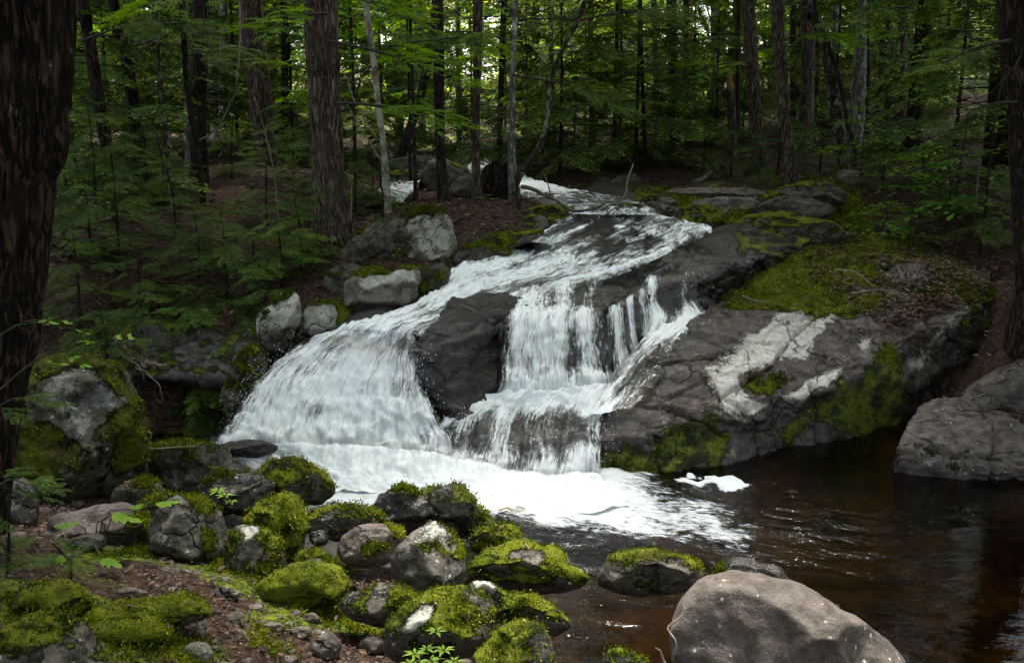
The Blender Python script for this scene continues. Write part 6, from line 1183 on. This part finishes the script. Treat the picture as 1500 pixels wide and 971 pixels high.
# ------------------------------------------------------------------ litter, sticks, logs, spray
def scatter(n, x0, x1, y0, y1, ok, seed):
    g = np.random.default_rng(seed); x = g.uniform(x0, x1, n); y = g.uniform(y0, y1, n); z = ground_z(x, y); j = np.searchsorted(gx, x) - 1; i = np.searchsorted(gy, y) - 1
    k = ok(z, rocky_g[i, j], moss_g[i, j], g.random(n)); return np.stack([x[k], y[k], z[k]], 1)
def litter(n, box, size, seed, ok):
    P = scatter(n, *box, ok, seed); g = np.random.default_rng(seed + 1); m = len(P); a = g.uniform(0, 6.283, m); d = np.stack([np.cos(a), np.sin(a), g.normal(size=m) * .25], 1); up = np.array([0, 0, 1.0]) + g.normal(size=(m, 3)) * .35
    s = size * np.exp(g.normal(size=m) * .5) * .8; P[:, 2] += g.uniform(.002, .02, m); q, _ = quads_from(P, d, s, s * g.uniform(.3, .75, m), up, None, .12); return q, np.clip(g.beta(2, 2.6, m), 0, 1)
land = lambda z, r, ms, u: (z > .04) & (r < .45) & (u < np.where(ms > .2, .3, 1.0))
L1 = litter(26000, (-3.6, 1.3, 2.9, 6.5), .019, 1, land); L2 = litter(30000, (-6.5, 7, 6.5, 15), .055, 2, land); L3 = litter(16000, (-11, 11, 15, 30), .08, 3, land)
q = np.concatenate([L1[0], L2[0], L3[0]]); t_ = np.r_[L1[1], L2[1], L3[1]]
tag(ob('leaf_litter', mesh_np('leaf_litter', q.reshape(-1, 3), np.arange(len(q) * 4).reshape(-1, 4), M['litter'], False, {'tint': np.repeat(t_, 4)})), 'fallen brown leaves and needles strewn over the forest floor', kind='stuff')
# litter lying on the big slab
def surf_litter(o, poly, n, size, seed):
    me = o.data; nv = len(me.vertices); co = np.empty(nv * 3); me.vertices.foreach_get('co', co); co = co.reshape(-1, 3); k = np.flatnonzero(poly_sd(project(co), poly) > 0); g = np.random.default_rng(seed); P = co[k[g.integers(len(k), size=n)]] + g.normal(size=(n, 3)) * [.02, .02, 0] + [0, 0, .012]
    a = g.uniform(0, 6.283, n); d = np.stack([np.cos(a), np.sin(a), g.normal(size=n) * .2], 1); s = size * g.uniform(.4, 1.3, n); q, _ = quads_from(P, d, s, s * g.uniform(.3, .7, n), np.array([0, 0, 1.0]) + g.normal(size=(n, 3)) * .3, None, .1); return q, np.clip(g.beta(2, 2.2, n), 0, 1)
slab = [o for o in COL.objects if o.name.startswith('rock_slab') and 'huge' in o['label']][0]
qa = [surf_litter(slab, [(1200,360),(1300,345),(1450,400),(1440,440),(1300,480),(1230,440),(1180,400)], 7000, .05, 1), surf_litter(slab, [(1060,440),(1180,350),(1300,340),(1450,420),(1300,500),(1150,480)], 2600, .04, 2)]
q = np.concatenate([a[0] for a in qa]); t_ = np.concatenate([a[1] for a in qa])
tag(ob('slab_litter', mesh_np('slab_litter', q.reshape(-1, 3), np.arange(len(q) * 4).reshape(-1, 4), M['litter'], False, {'tint': np.repeat(t_, 4)})), 'brown leaves and needles lying on the mossy top of the big slab', kind='stuff')
# moss tufts and low green growth on the ground
Gn = np.stack([XX, YY, Zg.reshape(XX.shape)], -1); Vn = grid_normals(Gn); Vn = np.where(Vn[..., 2:] < 0, -Vn, Vn).reshape(-1, 3); Vg = Gn.reshape(-1, 3)
mfield = moss + fbm(Vg * 1.5, 3, 331) * .9; sel = (XY[:, 1] > 3) & (XY[:, 1] < 7) & (XY[:, 0] > -4) & (XY[:, 0] < 1.2) & (rocky < .5) & (bed < .3)
o = moss_tufts(None, Vg, Vn, np.where(sel, mfield, -9), 80000, 5, .017, name='moss_carpet', thr=.25); o['label'] = 'short moss carpet between the foreground stones'
o = moss_tufts(None, Vg, Vn, np.where((XY[:, 1] > 7) & (XY[:, 1] < 17) & (abs(XY[:, 0]) < 8) & (rocky < .5) & (bed < .3), mfield, -9), 30000, 6, .04, name='moss_patches', thr=.3); o['label'] = 'patches of moss on the banks'
# fallen logs, branches and sticks
def wood(label, pts, r, mat='log', name='log', cat='log', sides=10, side=(), seed=0, n=16, tap=.6):
    P = [pt(a) if len(a) == 3 else None for a in pts]; P = np.array(P); root = empty(name, P[0]); tag(root, label, cat); path = smooth_path(P - P[0], n); g = np.random.default_rng(seed)
    path += g.normal(size=path.shape) * r * .18; V, Fc = tube(path, np.linspace(r, r * tap, n) * (1 + g.normal(size=n) * .05), sides); ob('stem', mesh_np('stem', V, Fc, M[mat]), root)
    for sp in side:
        Q = np.array([pt(a) for a in sp]) - P[0]; V, Fc = tube(smooth_path(Q, 8), np.linspace(r * .45, r * .12, 8), 5); ob('twig', mesh_np('twig', V, Fc, M[mat]), root)
    return root
wood('pale fallen log lying across the woods behind the left clearing', [(200,208,21.0),(262,207,20.8),(340,214,20.5)], .085)
wood('second weathered log lying right of the left clearing', [(335,218,19.5),(380,216,19.3),(450,221,19.1)], .07)
wood('dark fallen branch lying in the water at the head of the run', [(764,274,13.0),(780,277,12.9),(808,290,12.85),(835,308,12.75),(862,308,12.7),(886,300,12.7)], .028, 'log', 'fallen_branch', 'branch', 7, [[(886,300,12.7),(868,285,12.9),(850,280,13.1)], [(808,290,12.85),(802,268,12.9),(795,250,13)]])
wood('curved twig standing up beside the fallen branch', [(886,316,12.5),(905,300,12.55),(916,284,12.6),(920,262,12.7),(928,240,12.9)], .012, 'twig', 'twig', 'twig', 5)
wood('short cut log end resting on the mossy stones at the upper run', [(962,300,13.0),(974,305,12.85),(983,308,12.7)], .05, 'log', 'log', 'log', 9, tap=.95)
wood('grey broken log leaning out of the right bank', [(1015,270,16.5),(1030,262,16.6),(1043,252,16.8)], .055, 'log')
wood('grey stub of wood sticking up from the left bank above the hollow', [(195,530,9.3),(180,510,9.25),(168,494,9.2)], .035, 'log', 'branch_stub', 'stub', 8, tap=.85)
wood('short dark log on the lip of the black hollow', [(205,530,9.25),(245,540,9.15)], .05, 'bark_dark' if False else 'log', 'log', 'log', 9)
for i, (lb, pts) in enumerate([('pale bare root hanging in front of the black hollow', [(200,540,9.1),(215,545,9.0),(232,562,8.95)]), ('curled root dangling lowest in the black hollow', [(215,548,9.0),(234,565,8.95),(237,590,8.95),(228,582,8.95)]), ('dark root trailing from the bank beside the big boulder', [(180,520,9.1),(205,538,9.0),(212,560,9.0)])]):
    wood(lb, pts, .007, 'twig', 'root', 'root', 5, seed=i, tap=.4)
wood('thin bare twig lying across the mossy shelf at left', [(218,658,6.9),(250,656,6.85),(285,654,6.8)], .008, 'twig', 'twig', 'twig', 5)
for i, (lb, pts) in enumerate([('long bare twig lying on the soil left of the white smeared boulder', [(365,912,4.4),(395,920,4.35),(432,922,4.3)]), ('forked twig on the brown litter near the bottom edge', [(372,945,4.1),(395,968,4.0),(410,985,3.95)]), ('pale stick beside the grey stone near the bottom edge', [(408,965,4.05),(430,950,4.08)]),
        ('bare twig over the right end of the slab moss', [(1225,395,10.95),(1255,400,10.8),(1280,420,10.6)]), ('long thin stick lying on the right part of the big slab', [(1245,430,10.4),(1290,425,10.5),(1330,432,10.5)]), ('dead branched twig standing in the leaves behind the big slab', [(1290,360,12.4),(1295,345,12.4),(1298,330,12.4)]),
        ('pale twig on the mossy left end of the big slab', [(1088,434,10.45),(1105,440,10.35),(1122,442,10.3)]), ('orange brown stick leaning on the dark angular rock at right', [(1410,588,8.75),(1445,575,8.75),(1468,563,8.8)]), ('short pale stick on the flat topped grey slab', [(1345,622,8.45),(1362,618,8.42),(1377,612,8.4)]),
        ('white grass like twig at the left foot of the large smooth boulder', [(985,968,3.9),(990,940,3.9),(978,920,3.95),(1000,900,4.0)]), ('second thin twig at the foot of the large smooth boulder', [(975,975,3.85),(968,955,3.85),(960,948,3.85)]), ('thin pole of a dead seedling in front of the dark right slope', [(1430,300,12.2),(1432,270,12.2),(1436,236,12.2)]),
        ('bare pale twig arching in front of the leaf clearing', [(292,206,14.0),(318,190,13.9),(338,150,13.8),(352,125,13.8)]), ('spindly pale dead stem left of the thick fissured trunk', [(408,328,13.0),(402,260,13),(390,200,13),(372,140,13)]), ('pale dead stem right beside the thick fissured trunk', [(513,325,11.6),(515,290,11.6),(514,262,11.6)]),
        ('arched thin branch crossing above the left clearing', [(350,-5,10),(352,60,10),(345,130,10)]), ('bare slanting stem left of the leaning birch', [(552,205,13.2),(520,150,13.2),(500,100,13.2),(440,25,13.3)]), ('thin bare stem forking low left of the birch', [(560,240,13.4),(530,190,13.4),(505,150,13.5)])]):
    wood(lb, pts, .0065 if pts[0][2] < 9 else .012, 'twig', 'twig', 'twig', 5, seed=40 + i, tap=.35)
# dark root plate behind the forked trunk
root = empty('tree_stump', PY(735, 275, 15.3)); tag(root, 'dark upturned stump with a hollow between the two trunks of the leaf bank', 'stump'); c = PY(735, 275, 15.3)
for i, ol in enumerate([[(705,280),(718,240),(730,232),(742,250),(738,285)], [(728,285),(735,250),(748,236),(752,262),(750,288)]]):
    o_ = stone('x', ol, 15.3, 'dark', .5, 4, seed=200 + i, moss=-2, boxy=.6); o_.name = 'root_plate'; o_.data.materials[0] = M['bark_red']; o_.parent = root; o_.location = o_.location - Vector(c)
    for k in ('label', 'category'): del o_[k]
# flying spray and foam flecks
g = np.random.default_rng(5); S, Fi = ico(0) if False else ico(1); parts = []
def spray(poly, n, Yf, seed, up=.12, r=(.0007, .0022)):
    g = np.random.default_rng(seed); P = np.array(poly, float); out = []
    for i in range(n):
        a, b = P[g.integers(len(P) - 1)], None; k = g.integers(len(P) - 1); f = g.random(); q = P[k] * (1 - f) + P[k + 1] * f; w_ = PY(q[0] + g.normal() * 12, q[1] + g.normal() * 12 - abs(g.normal()) * 5, q[2] - .06); s = g.uniform(*r) * (1, 1, 1.6)[g.integers(3)]
        out.append((S * [s, s, s * g.uniform(1, 2.5)] + w_ , Fi))
    return out
parts += spray([(330,640,8.4),(372,555,8.75),(440,505,9.0)], 420, 0, 1); parts += spray([(612,500,8.8),(625,600,8.4),(660,640,8.3),(690,600,8.5)], 420, 0, 2); parts += spray([(735,590,8.8),(800,585,8.8),(880,600,8.5),(880,690,8.0)], 520, 0, 3)
parts += spray([(740,460,9.2),(885,455,9.4)], 60, 0, 4); parts += spray([(955,404,10.2),(1020,400,10.3),(1030,460,10.0),(960,480,9.8)], 90, 0, 5); parts += spray([(460,705,7.9),(700,735,7.7),(880,715,7.9),(980,735,7.6)], 120, 0, 6, r=(.0012, .003))
v, f, _ = merge([(a, np.c_[b]) for a, b in parts]); tag(ob('water_spray', mesh_np('water_spray', v, f, M['droplet'])), 'white droplets thrown up round the falls', kind='stuff')

# small debris in the foreground: pebbles, needles and bits of stick, leaves caught on the stones
g = np.random.default_rng(31); Pp = scatter(2600, -3.4, 1.0, 3.0, 6.3, lambda z, r, ms, u: (z > -.02) & (ms < .6) & (u < .8), 41); S0, F0 = ico(1); out = []
for p in Pp:
    s_ = .006 * math.exp(abs(g.normal()) * .75); out.append((S0 * [s_ * g.uniform(.8, 1.5), s_ * g.uniform(.8, 1.3), s_ * .6] * (1 + .2 * g.normal(size=(len(S0), 1)) * .5) + p, F0))
v, f, _ = merge(out); tag(ob('gravel', mesh_np('gravel', v, f, M['grey'], False, {'moss': np.full(len(v), -2.0), 'lichen': np.full(len(v), -1.0), 'wet': np.full(len(v), -.5)})), 'small gravel scattered over the near bank', kind='stuff')
Pt = scatter(1500, -3.4, 1.2, 3.0, 6.5, lambda z, r, ms, u: (z > 0) & (r < .6), 43); n = len(Pt); a = g.uniform(0, 6.283, n); d = np.stack([np.cos(a), np.sin(a), g.normal(size=n) * .12], 1)
q, _ = quads_from(Pt + [0, 0, .012], d, .03 * np.exp(g.normal(size=n) * .6), g.uniform(.003, .007, n), np.array([0, 0, 1.0]) + g.normal(size=(n, 3)) * .5, None)
q2 = []
for o in list(COL.objects):
    if o.type == 'MESH' and o.get('category') in ('boulder', 'moss mound') and o.location.y < 7.2:
        me = o.data; nv = len(me.vertices); co = np.empty(nv * 3); me.vertices.foreach_get('co', co); no = np.empty(nv * 3); me.vertices.foreach_get('normal', no); co = co.reshape(-1, 3); no = no.reshape(-1, 3)
        k = np.flatnonzero(no[:, 2] > .6)
        if len(k) < 20: continue
        m = int(26 + 60 * (co.max() ** 2)); i = k[g.integers(len(k), size=m)]; b = co[i] + np.array(o.location) + no[i] * .008; a = g.uniform(0, 6.283, m); d = np.stack([np.cos(a), np.sin(a), 0 * a], 1); d -= no[i] * (d * no[i]).sum(1)[:, None]
        L_ = .014 * np.exp(g.normal(size=m) * .5); w2 = L_ * g.uniform(.12, .6, m); qq, _ = quads_from(b, d, L_, w2, no[i] + g.normal(size=(m, 3)) * .3, None); q2.append(qq)
q = np.concatenate([q] + q2); t_ = np.clip(g.beta(2, 2, len(q)), 0, 1)
tag(ob('twig_litter', mesh_np('twig_litter', q.reshape(-1, 3), np.arange(len(q) * 4).reshape(-1, 4), M['litter'], False, {'tint': np.repeat(t_, 4)})), 'bits of twig, bark and needle on the near bank and stones', kind='stuff')
